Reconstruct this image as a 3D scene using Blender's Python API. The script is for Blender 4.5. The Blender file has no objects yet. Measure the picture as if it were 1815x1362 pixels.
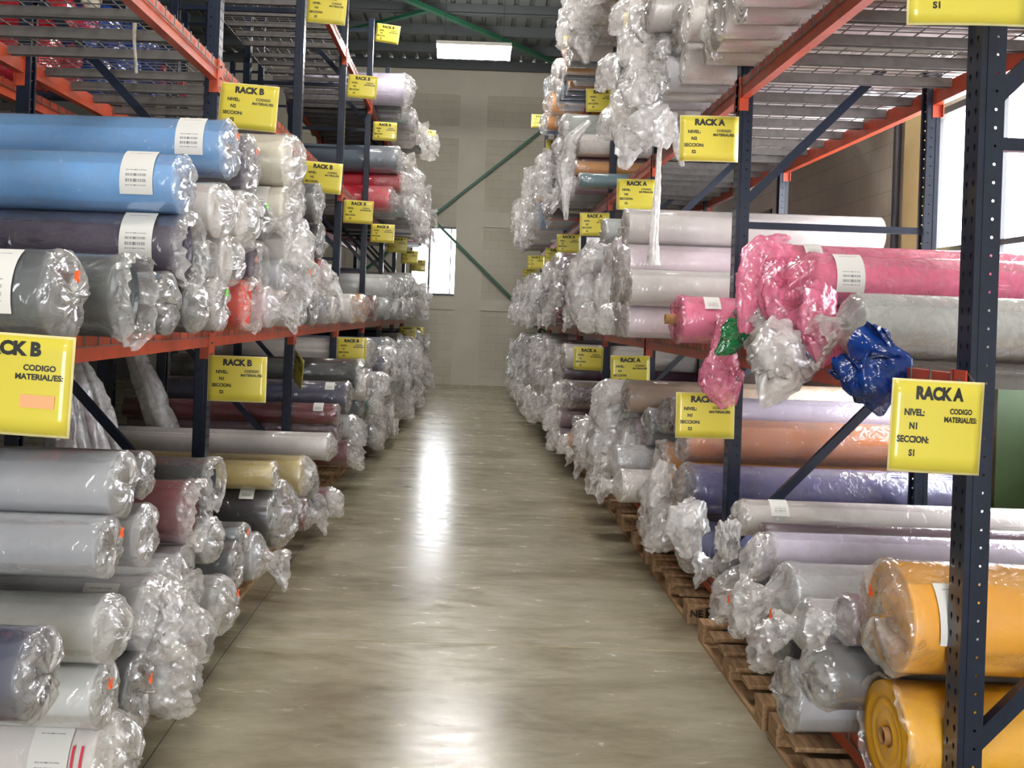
import bpy, bmesh, math, random
from mathutils import Vector, Matrix, noise

random.seed(7)
sc = bpy.context.scene
COL = sc.collection
PI = math.pi

# ------------------------------------------------------------------ camera, light, exposure
EYE, F, U0, V0, ROLL = 1.65, 1700.0, 835.0, 558.0, 0.035
cd = bpy.data.cameras.new('camera'); cam = bpy.data.objects.new('camera', cd); COL.objects.link(cam)
cd.sensor_width = 36.0; cd.sensor_fit = 'HORIZONTAL'; cd.lens = 36.0 * F / 1815.0
cd.shift_x = (907.5 - U0) / 1815.0
cd.shift_y = -(681.0 - V0) / 1815.0
cam.location = (0, 0, EYE); cam.rotation_euler = (PI / 2, -ROLL, 0)
cd.clip_start = 0.05
sc.camera = cam

world = bpy.data.worlds.new('sky'); sc.world = world; world.use_nodes = True
world.node_tree.nodes['Background'].inputs[0].default_value = (0.93, 0.95, 1.0, 1)
world.node_tree.nodes['Background'].inputs[1].default_value = 7.5
LAMP = 47.0                                   # emission of the ceiling lamps
sc.view_settings.view_transform = 'Standard'
sc.view_settings.look = 'None'
sc.view_settings.exposure = 1.0
sc.view_settings.gamma = 1.0
sc.cycles.max_bounces = 5
sc.cycles.diffuse_bounces = 3
sc.cycles.glossy_bounces = 3
sc.cycles.transparent_max_bounces = 16
sc.cycles.caustics_reflective = False
sc.cycles.caustics_refractive = False
sc.cycles.sample_clamp_indirect = 4.0

CR, SR = math.cos(ROLL), math.sin(ROLL)


def ab(u, v):
    du, dv = u - U0, v - V0
    return du * CR + dv * SR, -du * SR + dv * CR


def at_x(u, v, X):            # photo point -> (y, z) on the plane x = X
    a, b = ab(u, v); y = F * X / a
    return y, EYE - b * y / F


def at_y(u, v, y):            # photo point -> (x, z) at distance y
    a, b = ab(u, v)
    return a * y / F, EYE - b * y / F


def srgb(r, g, b):
    f = lambda c: (c / 255 / 12.92) if c / 255 <= 0.04045 else ((c / 255 + 0.055) / 1.055) ** 2.4
    return (f(r), f(g), f(b))


# ------------------------------------------------------------------ node helpers and materials
def new_mat(name):
    m = bpy.data.materials.new(name); m.use_nodes = True
    nt = m.node_tree; nt.nodes.clear()
    out = nt.nodes.new('ShaderNodeOutputMaterial')
    return m, nt, out


def N(nt, kind, **kw):
    n = nt.nodes.new(kind)
    for k, v in kw.items():
        if k.startswith('i_'):
            n.inputs[k[2:].replace('_', ' ')].default_value = v
        else:
            setattr(n, k, v)
    return n


def L(nt, a, ao, b, bi):
    nt.links.new(a.outputs[ao], b.inputs[bi])


def ramp(nt, stops):
    r = nt.nodes.new('ShaderNodeValToRGB'); e = r.color_ramp.elements
    while len(e) > 1: e.remove(e[-1])
    e[0].position, e[0].color = stops[0][0], (*stops[0][1], 1)
    for p, c in stops[1:]:
        k = e.new(p); k.color = (*c, 1)
    return r


def simple(name, col, rough=0.5, metal=0.0, coat=0.0, var=0.0, scale=8.0, bump=0.0, spec=0.5):
    m, nt, out = new_mat(name)
    p = N(nt, 'ShaderNodeBsdfPrincipled')
    p.inputs['Base Color'].default_value = (*col, 1); p.inputs['Roughness'].default_value = rough
    p.inputs['Metallic'].default_value = metal; p.inputs['Coat Weight'].default_value = coat
    p.inputs['Specular IOR Level'].default_value = spec
    if var or bump:
        tc = N(nt, 'ShaderNodeTexCoord'); t = N(nt, 'ShaderNodeTexNoise')
        t.inputs['Scale'].default_value = scale; t.inputs['Detail'].default_value = 5
        L(nt, tc, 'Object', t, 'Vector')
        if var:
            r = ramp(nt, [(0.3, tuple(c * (1 - var) for c in col)), (0.7, tuple(min(1, c * (1 + var)) for c in col))])
            L(nt, t, 'Fac', r, 'Fac'); L(nt, r, 'Color', p, 'Base Color')
        if bump:
            b = N(nt, 'ShaderNodeBump'); b.inputs['Strength'].default_value = bump; b.inputs['Distance'].default_value = 0.01
            L(nt, t, 'Fac', b, 'Height'); L(nt, b, 'Normal', p, 'Normal')
    L(nt, p, 0, out, 0)
    return m


def crinkle(nt, scale, strength, dist, stretch=(1, 1, 1)):
    """bump of creased thin plastic: folded noise plus cells"""
    tc = N(nt, 'ShaderNodeTexCoord'); mp = N(nt, 'ShaderNodeMapping'); mp.inputs['Scale'].default_value = stretch
    L(nt, tc, 'Object', mp, 'Vector')
    n1 = N(nt, 'ShaderNodeTexNoise'); n1.inputs['Scale'].default_value = scale; n1.inputs['Detail'].default_value = 3
    n1.inputs['Distortion'].default_value = 0.9
    L(nt, mp, 'Vector', n1, 'Vector')
    s = N(nt, 'ShaderNodeMath', operation='SUBTRACT'); s.inputs[1].default_value = 0.5; L(nt, n1, 'Fac', s, 0)
    a = N(nt, 'ShaderNodeMath', operation='ABSOLUTE'); L(nt, s, 0, a, 0)
    v = N(nt, 'ShaderNodeTexVoronoi'); v.inputs['Scale'].default_value = scale * 1.7
    mixv = N(nt, 'ShaderNodeMix', data_type='VECTOR'); mixv.inputs[0].default_value = 0.12
    L(nt, mp, 'Vector', mixv, 4); L(nt, n1, 'Color', mixv, 5); L(nt, mixv, 1, v, 'Vector')
    ad = N(nt, 'ShaderNodeMath', operation='MULTIPLY_ADD'); ad.inputs[1].default_value = 0.35
    L(nt, v, 'Distance', ad, 0); L(nt, a, 0, ad, 2)
    b = N(nt, 'ShaderNodeBump'); b.inputs['Strength'].default_value = strength; b.inputs['Distance'].default_value = dist
    L(nt, ad, 0, b, 'Height')
    return b, n1, ad


def mat_fabric():
    m, nt, out = new_mat('wrapped_fabric')
    at = N(nt, 'ShaderNodeAttribute', attribute_name='tint')
    p = N(nt, 'ShaderNodeBsdfPrincipled'); p.inputs['Roughness'].default_value = 0.65
    p.inputs['Coat Weight'].default_value = 0.7; p.inputs['Coat Roughness'].default_value = 0.13
    L(nt, at, 'Color', p, 'Base Color')
    b, _, _ = crinkle(nt, 5.0, 0.5, 0.02, (0.8, 2.0, 2.0))
    L(nt, b, 'Normal', p, 'Coat Normal')
    L(nt, p, 0, out, 0)
    return m


def mat_film():
    m, nt, out = new_mat('thin_plastic_film')
    at = N(nt, 'ShaderNodeAttribute', attribute_name='tint')
    b, n1, cr = crinkle(nt, 12.0, 0.6, 0.016)
    dif = N(nt, 'ShaderNodeBsdfDiffuse'); trl = N(nt, 'ShaderNodeBsdfTranslucent')
    L(nt, at, 'Color', dif, 'Color'); L(nt, at, 'Color', trl, 'Color')
    mx = N(nt, 'ShaderNodeMixShader'); mx.inputs[0].default_value = 0.4
    L(nt, dif, 0, mx, 1); L(nt, trl, 0, mx, 2)
    tr = N(nt, 'ShaderNodeBsdfTransparent')
    k = N(nt, 'ShaderNodeMath', operation='MULTIPLY_ADD'); k.inputs[1].default_value = 1.1; k.inputs[2].default_value = 0.3
    L(nt, n1, 'Fac', k, 0)
    op = N(nt, 'ShaderNodeMath', operation='MULTIPLY', use_clamp=True)
    vein = N(nt, 'ShaderNodeMapRange'); vein.inputs['From Min'].default_value = 0.14; vein.inputs['From Max'].default_value = 0.30
    vein.inputs['To Min'].default_value = 0.45; vein.inputs['To Max'].default_value = 0.0
    L(nt, cr, 0, vein, 'Value')
    kv = N(nt, 'ShaderNodeMath', operation='ADD'); L(nt, k, 0, kv, 0); L(nt, vein, 0, kv, 1)
    L(nt, kv, 0, op, 0); L(nt, at, 'Alpha', op, 1)
    m1 = N(nt, 'ShaderNodeMixShader'); L(nt, op, 0, m1, 0); L(nt, tr, 0, m1, 1); L(nt, mx, 0, m1, 2)
    gl = N(nt, 'ShaderNodeBsdfGlossy'); gl.inputs['Roughness'].default_value = 0.16
    L(nt, b, 'Normal', gl, 'Normal')
    fr = N(nt, 'ShaderNodeFresnel'); fr.inputs['IOR'].default_value = 1.4
    fk = N(nt, 'ShaderNodeMath', operation='MULTIPLY', use_clamp=True); fk.inputs[1].default_value = 0.55
    L(nt, fr, 0, fk, 0)
    fm = N(nt, 'ShaderNodeMath', operation='MINIMUM'); fm.inputs[1].default_value = 0.26; L(nt, fk, 0, fm, 0)
    fa = N(nt, 'ShaderNodeMath', operation='ADD'); fa.inputs[1].default_value = 0.06; L(nt, fm, 0, fa, 0)
    m2 = N(nt, 'ShaderNodeMixShader'); L(nt, fa, 0, m2, 0); L(nt, m1, 0, m2, 1); L(nt, gl, 0, m2, 2)
    L(nt, m2, 0, out, 0)
    return m


def mat_label():
    m, nt, out = new_mat('printed_paper')
    uv = N(nt, 'ShaderNodeUVMap'); sp = N(nt, 'ShaderNodeSeparateXYZ'); L(nt, uv, 0, sp, 0)
    w = N(nt, 'ShaderNodeTexNoise', noise_dimensions='1D'); w.inputs['Scale'].default_value = 38; w.inputs['Detail'].default_value = 0
    L(nt, sp, 0, w, 'W')
    bars = N(nt, 'ShaderNodeMath', operation='GREATER_THAN'); bars.inputs[1].default_value = 0.47; L(nt, w, 0, bars, 0)

    def band(sock, lo, hi):
        g = N(nt, 'ShaderNodeMath', operation='GREATER_THAN'); g.inputs[1].default_value = lo; L(nt, sp, sock, g, 0)
        l = N(nt, 'ShaderNodeMath', operation='LESS_THAN'); l.inputs[1].default_value = hi; L(nt, sp, sock, l, 0)
        q = N(nt, 'ShaderNodeMath', operation='MULTIPLY'); L(nt, g, 0, q, 0); L(nt, l, 0, q, 1)
        return q
    rows = None
    for lo, hi in ((0.82, 0.84), (0.71, 0.77), (0.61, 0.66), (0.53, 0.55), (0.10, 0.12)):
        q = band(1, lo, hi)
        if rows is None: rows = q
        else:
            s = N(nt, 'ShaderNodeMath', operation='ADD'); L(nt, rows, 0, s, 0); L(nt, q, 0, s, 1); rows = s
    cx = band(0, 0.2, 0.82)
    a = N(nt, 'ShaderNodeMath', operation='MULTIPLY'); L(nt, rows, 0, a, 0); L(nt, cx, 0, a, 1)
    a2 = N(nt, 'ShaderNodeMath', operation='MULTIPLY'); L(nt, a, 0, a2, 0); L(nt, bars, 0, a2, 1)
    mix = N(nt, 'ShaderNodeMix', data_type='RGBA'); mix.inputs[6].default_value = (0.72, 0.71, 0.66, 1); mix.inputs[7].default_value = (0.2, 0.2, 0.2, 1)
    L(nt, a2, 0, mix, 0)
    p = N(nt, 'ShaderNodeBsdfPrincipled'); p.inputs['Roughness'].default_value = 0.45; L(nt, mix, 2, p, 'Base Color'); L(nt, p, 0, out, 0)
    return m


def mat_floor():
    m, nt, out = new_mat('polished_concrete')
    tc = N(nt, 'ShaderNodeTexCoord')
    mp = N(nt, 'ShaderNodeMapping'); mp.inputs['Scale'].default_value = (0.5, 1.3, 1.0); L(nt, tc, 'Object', mp, 'Vector')
    n1 = N(nt, 'ShaderNodeTexNoise'); n1.inputs['Scale'].default_value = 1.1; n1.inputs['Detail'].default_value = 7; n1.inputs['Distortion'].default_value = 0.6
    n1.inputs['Roughness'].default_value = 0.62
    L(nt, mp, 'Vector', n1, 'Vector')
    n2 = N(nt, 'ShaderNodeTexNoise'); n2.inputs['Scale'].default_value = 7.0; n2.inputs['Detail'].default_value = 9; n2.inputs['Distortion'].default_value = 0.5
    n2.inputs['Roughness'].default_value = 0.7
    L(nt, mp, 'Vector', n2, 'Vector')
    r1 = ramp(nt, [(0.30, srgb(120, 110, 88)), (0.5, srgb(152, 144, 121)), (0.70, srgb(174, 167, 146))])
    L(nt, n1, 'Fac', r1, 'Fac')
    r2 = ramp(nt, [(0.28, (0.74, 0.72, 0.68)), (0.5, (0.97, 0.97, 0.96)), (0.74, (1.14, 1.14, 1.12))])
    L(nt, n2, 'Fac', r2, 'Fac')
    mu = N(nt, 'ShaderNodeMix', data_type='RGBA', blend_type='MULTIPLY'); mu.inputs[0].default_value = 0.85
    L(nt, r1, 'Color', mu, 6); L(nt, r2, 'Color', mu, 7)
    p = N(nt, 'ShaderNodeBsdfPrincipled')
    L(nt, mu, 2, p, 'Base Color')
    rr = N(nt, 'ShaderNodeMapRange'); rr.inputs['From Min'].default_value = 0.3; rr.inputs['From Max'].default_value = 0.7
    rr.inputs['To Min'].default_value = 0.14; rr.inputs['To Max'].default_value = 0.30
    L(nt, n2, 'Fac', rr, 'Value'); L(nt, rr, 0, p, 'Roughness')
    p.inputs['Specular IOR Level'].default_value = 0.6
    b = N(nt, 'ShaderNodeBump'); b.inputs['Strength'].default_value = 0.12; b.inputs['Distance'].default_value = 0.006
    L(nt, n2, 'Fac', b, 'Height'); L(nt, b, 'Normal', p, 'Normal')
    L(nt, p, 0, out, 0)
    return m


def mat_block(axis):
    """painted concrete block wall; axis = 'x' for a wall running along x, 'y' along y"""
    m, nt, out = new_mat('painted_block_' + axis)
    tc = N(nt, 'ShaderNodeTexCoord'); sp = N(nt, 'ShaderNodeSeparateXYZ'); cb = N(nt, 'ShaderNodeCombineXYZ')
    L(nt, tc, 'Object', sp, 0); L(nt, sp, 'X' if axis == 'x' else 'Y', cb, 0); L(nt, sp, 'Z', cb, 1)
    br = N(nt, 'ShaderNodeTexBrick'); L(nt, cb, 0, br, 'Vector')
    br.inputs['Scale'].default_value = 1.0; br.inputs['Brick Width'].default_value = 0.4; br.inputs['Row Height'].default_value = 0.2
    br.inputs['Mortar Size'].default_value = 0.006; br.inputs['Mortar Smooth'].default_value = 0.3
    c = srgb(192, 187, 170)
    br.inputs['Color1'].default_value = (*c, 1); br.inputs['Color2'].default_value = (*[x * 0.95 for x in c], 1)
    br.inputs['Mortar'].default_value = (*[x * 0.8 for x in c], 1)
    n = N(nt, 'ShaderNodeTexNoise'); n.inputs['Scale'].default_value = 0.9; n.inputs['Detail'].default_value = 6; L(nt, tc, 'Object', n, 'Vector')
    r = ramp(nt, [(0.3, (0.86, 0.85, 0.83)), (0.7, (1.05, 1.05, 1.05))]); L(nt, n, 'Fac', r, 'Fac')
    mu = N(nt, 'ShaderNodeMix', data_type='RGBA', blend_type='MULTIPLY'); mu.inputs[0].default_value = 1.0
    L(nt, br, 'Color', mu, 6); L(nt, r, 'Color', mu, 7)
    p = N(nt, 'ShaderNodeBsdfPrincipled'); p.inputs['Roughness'].default_value = 0.7; L(nt, mu, 2, p, 'Base Color')
    b = N(nt, 'ShaderNodeBump'); b.inputs['Strength'].default_value = 0.4; b.inputs['Distance'].default_value = 0.01; b.invert = True
    L(nt, br, 'Fac', b, 'Height'); L(nt, b, 'Normal', p, 'Normal'); L(nt, p, 0, out, 0)
    return m


def mat_emit(name, col, s):
    m, nt, out = new_mat(name); e = N(nt, 'ShaderNodeEmission'); e.inputs[0].default_value = (*col, 1); e.inputs[1].default_value = s
    L(nt, e, 0, out, 0); return m


def mat_glass():
    m, nt, out = new_mat('window_glass')
    g = N(nt, 'ShaderNodeBsdfGlossy'); g.inputs['Roughness'].default_value = 0.02; t = N(nt, 'ShaderNodeBsdfTransparent')
    mx = N(nt, 'ShaderNodeMixShader'); mx.inputs[0].default_value = 0.05; L(nt, t, 0, mx, 1); L(nt, g, 0, mx, 2); L(nt, mx, 0, out, 0)
    return m


def mat_wood():
    m, nt, out = new_mat('pallet_wood')
    tc = N(nt, 'ShaderNodeTexCoord'); oi = N(nt, 'ShaderNodeObjectInfo')
    mp = N(nt, 'ShaderNodeMapping'); mp.inputs['Scale'].default_value = (14, 2.0, 14); L(nt, tc, 'Object', mp, 'Vector')
    n = N(nt, 'ShaderNodeTexNoise'); n.inputs['Scale'].default_value = 2.5; n.inputs['Detail'].default_value = 6; n.inputs['Distortion'].default_value = 1.0
    L(nt, mp, 'Vector', n, 'Vector')
    r = ramp(nt, [(0.25, srgb(112, 84, 56)), (0.5, srgb(164, 130, 92)), (0.75, srgb(192, 160, 118))]); L(nt, n, 'Fac', r, 'Fac')
    p = N(nt, 'ShaderNodeBsdfPrincipled'); p.inputs['Roughness'].default_value = 0.75; L(nt, r, 'Color', p, 'Base Color'); L(nt, p, 0, out, 0)
    return m


FABRIC = mat_fabric(); FILM = mat_film(); LABEL = mat_label(); FLOOR = mat_floor()
BLOCKX = mat_block('x'); BLOCKY = mat_block('y'); GLASS = mat_glass(); WOOD = mat_wood()
BLUE = simple('navy_rack_paint', srgb(14, 27, 47), 0.36, var=0.25, scale=30, coat=0.2)
ORANGE = simple('orange_rack_paint', srgb(188, 74, 42), 0.42, var=0.18, scale=9, coat=0.15)
ZINC = simple('galvanised_wire', srgb(112, 108, 104), 0.45, metal=0.3, var=0.15, scale=20)
YELLOW = simple('yellow_card', srgb(214, 199, 72), 0.3, coat=0.5, var=0.03, scale=3)
INK = simple('black_ink', (0.012, 0.012, 0.01), 0.5)
PINKTAG = simple('salmon_tag', srgb(240, 170, 120), 0.6)
LAMINATE = simple('laminate_edge', srgb(226, 214, 150), 0.2, coat=0.5)
CARD = simple('cardboard', srgb(160, 118, 72), 0.8, var=0.15, scale=20)
DOT = simple('orange_dot', srgb(255, 104, 36), 0.5)
GDOT = simple('green_dot', srgb(110, 230, 70), 0.5)
TAPE = simple('red_tape', srgb(214, 40, 70), 0.4)
WHITE = simple('white_paint', srgb(225, 222, 212), 0.5)
STRIP = simple('painted_concrete_strip', srgb(194, 189, 173), 0.7, var=0.05, scale=2, bump=0.1)
DECKING = simple('roof_deck', srgb(112, 116, 112), 0.55, var=0.08, scale=2)
PURLIN = simple('roof_purlin', srgb(76, 81, 82), 0.55, var=0.06, scale=3)
GREEN = simple('green_steel', srgb(34, 92, 66), 0.5, var=0.12, scale=6)
DKGREEN = simple('dark_green_steel', srgb(44, 66, 30), 0.5, var=0.12, scale=6)
FRAME = simple('dark_window_frame', srgb(70, 70, 74), 0.4)
JOINT = simple('floor_joint', srgb(70, 62, 52), 0.9)
CHALK = simple('cream_joint_filler', srgb(200, 180, 130), 0.8)
TUBE = mat_emit('lamp_diffuser', (1.0, 0.965, 0.93), LAMP)
BLUEBOX = simple('blue_plastic', srgb(20, 80, 140), 0.4)
CREAM = simple('cream_pilaster', srgb(214, 196, 140), 0.6, var=0.04)


# ------------------------------------------------------------------ object helpers
def link(o, parent=None):
    COL.objects.link(o)
    if parent is not None: o.parent = parent
    return o


def thing(name, label, cat, loc=(0, 0, 0), rz=0.0, group=None):
    o = bpy.data.objects.new(name, None); o.empty_display_size = 0.05
    o.location = loc; o.rotation_euler = (0, 0, rz); o['label'] = label; o['category'] = cat
    if group: o['group'] = group
    return link(o)


def tag(o, label, cat, group=None):
    o['label'] = label; o['category'] = cat
    if group: o['group'] = group
    return o


class MB:
    def __init__(self):
        self.v, self.f, self.m, self.s = [], [], [], []

    def add(self, vs, fs, mi=0, smooth=False):
        k = len(self.v); self.v += [tuple(p) for p in vs]
        for f in fs:
            self.f.append(tuple(i + k for i in f)); self.m.append(mi); self.s.append(smooth)
        return self

    def box(self, x0, x1, y0, y1, z0, z1, mi=0):
        vs = [(x, y, z) for z in (z0, z1) for y in (y0, y1) for x in (x0, x1)]
        return self.add(vs, [(0, 2, 3, 1), (4, 5, 7, 6), (0, 1, 5, 4), (2, 6, 7, 3), (0, 4, 6, 2), (1, 3, 7, 5)], mi)

    def bar(self, p, q, w, h, mi=0, up=(0, 0, 1)):
        p, q = Vector(p), Vector(q); d = (q - p).normalized(); u = Vector(up)
        if abs(d.dot(u)) > 0.98: u = Vector((1, 0, 0))
        a = d.cross(u).normalized() * (w / 2); b = a.cross(d).normalized() * (h / 2)
        vs = [c + sa * a + sb * b for c in (p, q) for sa, sb in ((-1, -1), (1, -1), (1, 1), (-1, 1))]
        return self.add(vs, [(3, 2, 1, 0), (4, 5, 6, 7), (0, 1, 5, 4), (1, 2, 6, 5), (2, 3, 7, 6), (3, 0, 4, 7)], mi)

    def tube(self, pts, r, n=8, mi=0, cap=True):
        pts = [Vector(p) for p in pts]; rings = []
        for i, p in enumerate(pts):
            d = (pts[min(i + 1, len(pts) - 1)] - pts[max(i - 1, 0)]).normalized()
            u = Vector((0, 0, 1)) if abs(d.z) < 0.9 else Vector((1, 0, 0))
            a = d.cross(u).normalized(); b = a.cross(d)
            rr = r[i] if isinstance(r, (list, tuple)) else r
            rings.append([p + rr * (math.cos(t) * a + math.sin(t) * b) for t in [2 * PI * k / n for k in range(n)]])
        vs = [v for g in rings for v in g]; fs = []
        for i in range(len(pts) - 1):
            for k in range(n):
                fs.append((i * n + k, i * n + (k + 1) % n, (i + 1) * n + (k + 1) % n, (i + 1) * n + k))
        if cap: fs += [tuple(range(n - 1, -1, -1)), tuple((len(pts) - 1) * n + k for k in range(n))]
        return self.add(vs, fs, mi, True)

    def mesh(self, name, *mats, tint=None):
        me = bpy.data.meshes.new(name); me.from_pydata(self.v, [], self.f)
        for m in mats: me.materials.append(m)
        me.polygons.foreach_set('material_index', self.m); me.polygons.foreach_set('use_smooth', self.s)
        if tint is not None:
            at = me.color_attributes.new('tint', 'FLOAT_COLOR', 'POINT')
            flat = []
            if len(tint) == 4 and not hasattr(tint[0], '__len__'): flat = list(tint) * len(self.v)
            else:
                for t in tint: flat += list(t)
            at.data.foreach_set('color', flat)
        me.update()
        return me

    def obj(self, name, *mats, parent=None, tint=None):
        return link(bpy.data.objects.new(name, self.mesh(name, *mats, tint=tint)), parent)


def use(name, me, parent=None, loc=(0, 0, 0), rz=0.0):
    o = bpy.data.objects.new(name, me); o.location = loc; o.rotation_euler = (0, 0, rz)
    return link(o, parent)


def struct(o):
    o['kind'] = 'structure'; return o


ORD = ['first', 'second', 'third', 'fourth', 'fifth', 'sixth', 'seventh', 'eighth', 'ninth', 'tenth', 'eleventh', 'twelfth',
       'thirteenth', 'fourteenth', 'fifteenth', 'sixteenth', 'seventeenth', 'eighteenth', 'nineteenth', 'twentieth']
SIDE = {-1: 'left', 1: 'right'}
LEVEL = {1: 'bottom', 2: 'middle', 3: 'upper', 4: 'top'}

# ------------------------------------------------------------------ rack layout
XF, DEPTH, BAY, Y1 = 1.39, 1.07, 2.44, 2.70        # aisle face, depth, bay length, first post
YP = lambda k: Y1 + BAY * (k - 1)                   # post number k (1 = nearest)
TOP = {1: 0.24, 2: 1.53, 3: 2.95, 4: 4.37}
BH = 0.10
POST_H = 5.45
YB, XL, XR, ZC, YFRONT = 22.4, -7.5, 3.45, 7.55, -5.0

# ------------------------------------------------------------------ the building
fl = MB().box(XL - 0.2, XR + 0.2, YFRONT - 0.2, YB + 0.2, -0.2, 0.0).obj('floor', FLOOR); struct(fl)
# joints in the slab
def crack(name, x0, y0, x1, y1, w, mat, seed, wig):
    m = MB(); n = 90; vs = []
    for i in range(n + 1):
        t = i / n; x = x0 + (x1 - x0) * t; y = y0 + (y1 - y0) * t
        o = wig * noise.noise((t * 30, seed, 0)) + wig * 0.5 * noise.noise((t * 110, seed, 3))
        if abs(y1 - y0) > abs(x1 - x0): x += o; d = (w * (0.6 + 0.6 * abs(noise.noise((t * 60, seed, 9)))), 0)
        else: y += o; d = (0, w * (0.6 + 0.6 * abs(noise.noise((t * 60, seed, 9)))))
        vs += [(x - d[0], y - d[1], 0.0008), (x + d[0], y + d[1], 0.0008)]
    m.add(vs, [(2 * i, 2 * i + 1, 2 * i + 3, 2 * i + 2) for i in range(n)])
    return struct(m.obj(name, mat))
xs = at_y(478, 1050, F * EYE / ab(478, 1050)[1])[0]
crack('trim_1', xs, 1.6, xs - 0.02, YB - 0.05, 0.0032, JOINT, 1.0, 0.012)
yj = F * EYE / ab(780, 1140)[1]
crack('trim_2', -1.3, yj, 1.45, yj, 0.003, CHALK, 4.0, 0.01)
yj2 = F * EYE / ab(800, 912)[1]
crack('trim_3', -1.3, yj2, 1.45, yj2, 0.002, JOINT, 7.0, 0.006)
yj3 = F * EYE / ab(800, 815)[1]
crack('trim_4', -1.3, yj3, 1.45, yj3, 0.002, JOINT, 9.0, 0.006)

# back wall with its window opening, raised columns and tie beams
wx1, wz1 = at_y(814, 403, YB); wx0 = wx1 - 1.12; wz0 = at_y(812, 525, YB)[1]
bw = MB()
bw.box(XL, wx0, YB, YB + 0.2, 0, ZC); bw.box(wx1, XR, YB, YB + 0.2, 0, ZC)
bw.box(wx0, wx1, YB, YB + 0.2, 0, wz0); bw.box(wx0, wx1, YB, YB + 0.2, wz1, ZC)
cx = [at_y(u, 560, YB)[0] for u in (803, 851)]
step = 2.55
cols = [(cx[0] + k * step, cx[1] + k * step) for k in range(-3, 2)]
for a, b in cols: bw.box(a, min(b, XR), YB - 0.03, YB, 0, ZC, 1)
for va, vb in ((551, 531), (403, 376), (248, 226), (170, 124)):
    za, zb = at_y(850, va, YB)[1], at_y(850, vb, YB)[1]
    segs = [(XL, cols[0][0])] + [(cols[i][1], cols[i + 1][0]) for i in range(4)]
    for a, b in segs:
        if za < wz1 + 0.02 and zb > wz0 and a < wx1 and b > wx0:
            if wx0 > a: bw.box(a, wx0, YB - 0.03, YB, za, zb, 1)
            continue
        bw.box(a, b, YB - 0.03, YB, za, zb, 1)
struct(bw.obj('wall_back', BLOCKX, STRIP))
wn = struct(link(bpy.data.objects.new('window_1', None))); wn.location = (0, 0, 0)
fr = MB(); t = 0.05
for a, b, c, d in ((wx0, wx0 + t, wz0, wz1), (wx1 - t, wx1, wz0, wz1), (wx0, wx1, wz0, wz0 + t), (wx0, wx1, wz1 - t, wz1)):
    fr.box(a, b, YB - 0.02, YB + 0.1, c, d)
fr.box(wx1 - 0.19, wx1 - 0.165, YB + 0.02, YB + 0.07, wz0, wz1)
fr.box(wx0 + 0.42, wx0 + 0.47, YB + 0.02, YB + 0.07, wz0, wz1)
fr.obj('window_frame', FRAME, parent=wn)
MB().box(wx0, wx1, YB + 0.05, YB + 0.056, wz0, wz1).obj('window_pane', GLASS, parent=wn)

# right wall, two windows, pilasters
RW = [(at_x(1815, 560, XR)[0] - 2.6, at_x(1632, 560, XR)[0], 1.2, 3.3), (at_x(1362, 560, XR)[0], at_x(1338, 560, XR)[0] + 0.5, 1.4, 3.0),
      (15.2, 17.0, 1.4, 3.0)]
rw = MB(); ys = YFRONT
for y0, y1, z0, z1 in RW:
    rw.box(XR, XR + 0.2, ys, y0, 0, ZC); rw.box(XR, XR + 0.2, y0, y1, 0, z0); rw.box(XR, XR + 0.2, y0, y1, z1, ZC); ys = y1
rw.box(XR, XR + 0.2, ys, YB, 0, ZC)
struct(rw.obj('wall_right', BLOCKY))
for i, (y0, y1, z0, z1) in enumerate(RW):
    w = struct(link(bpy.data.objects.new('window_%d' % (i + 2), None)))
    fr = MB()
    for a, b, c, d in ((y0, y0 + t, z0, z1), (y1 - t, y1, z0, z1), (y0, y1, z0, z0 + t), (y0, y1, z1 - t, z1)):
        fr.box(XR - 0.01, XR + 0.1, a, b, c, d)
    n = max(2, int((y1 - y0) / 0.9))
    for k in range(1, n):
        yy = y0 + (y1 - y0) * k / n; fr.box(XR + 0.02, XR + 0.06, yy - 0.02, yy + 0.02, z0, z1)
    fr.box(XR + 0.02, XR + 0.06, y0, y1, (z0 + z1) / 2 - 0.02, (z0 + z1) / 2 + 0.02)
    fr.obj('window_frame', FRAME, parent=w)
    MB().box(XR + 0.05, XR + 0.056, y0, y1, z0, z1).obj('window_pane', GLASS, parent=w)
ya, yb = at_x(1634, 400, XR - 0.1)[0], at_x(1598, 400, XR - 0.1)[0]
struct(MB().box(XR - 0.1, XR, ya, yb, 0, ZC).obj('trim_5', CREAM))
yq = at_x(1588, 400, XR - 0.06)[0]
tag(MB().tube([(XR - 0.07, yq, 0.0), (XR - 0.07, yq, ZC - 0.02)], 0.03, 12).obj('downpipe', FRAME), 'dark vertical pipe on the right block wall beside the cream pilaster', 'pipe')
struct(MB().box(XL - 0.2, XL, YFRONT, YB, 0, ZC).obj('wall_left', simple('darkened_wall_paint', srgb(96, 96, 94), 0.7, var=0.06, scale=1.5)))  # wall colour darkened so the space behind the left racks stays dim
struct(MB().box(XL, -1.7, YFRONT - 0.2, YFRONT, 0, ZC).box(1.7, XR, YFRONT - 0.2, YFRONT, 0, ZC).box(-1.7, 1.7, YFRONT - 0.2, YFRONT, 3.2, ZC).obj('wall_front', BLOCKX))  # opening added behind the camera to let in frontal daylight
struct(MB().box(-1.78, -1.7, YFRONT - 0.22, YFRONT + 0.02, 0, 3.28).box(1.7, 1.78, YFRONT - 0.22, YFRONT + 0.02, 0, 3.28).box(-1.78, 1.78, YFRONT - 0.22, YFRONT + 0.02, 3.2, 3.28).obj('added_door_1', FRAME))  # frame of the added, unseen doorway that lets the daylight in
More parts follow.
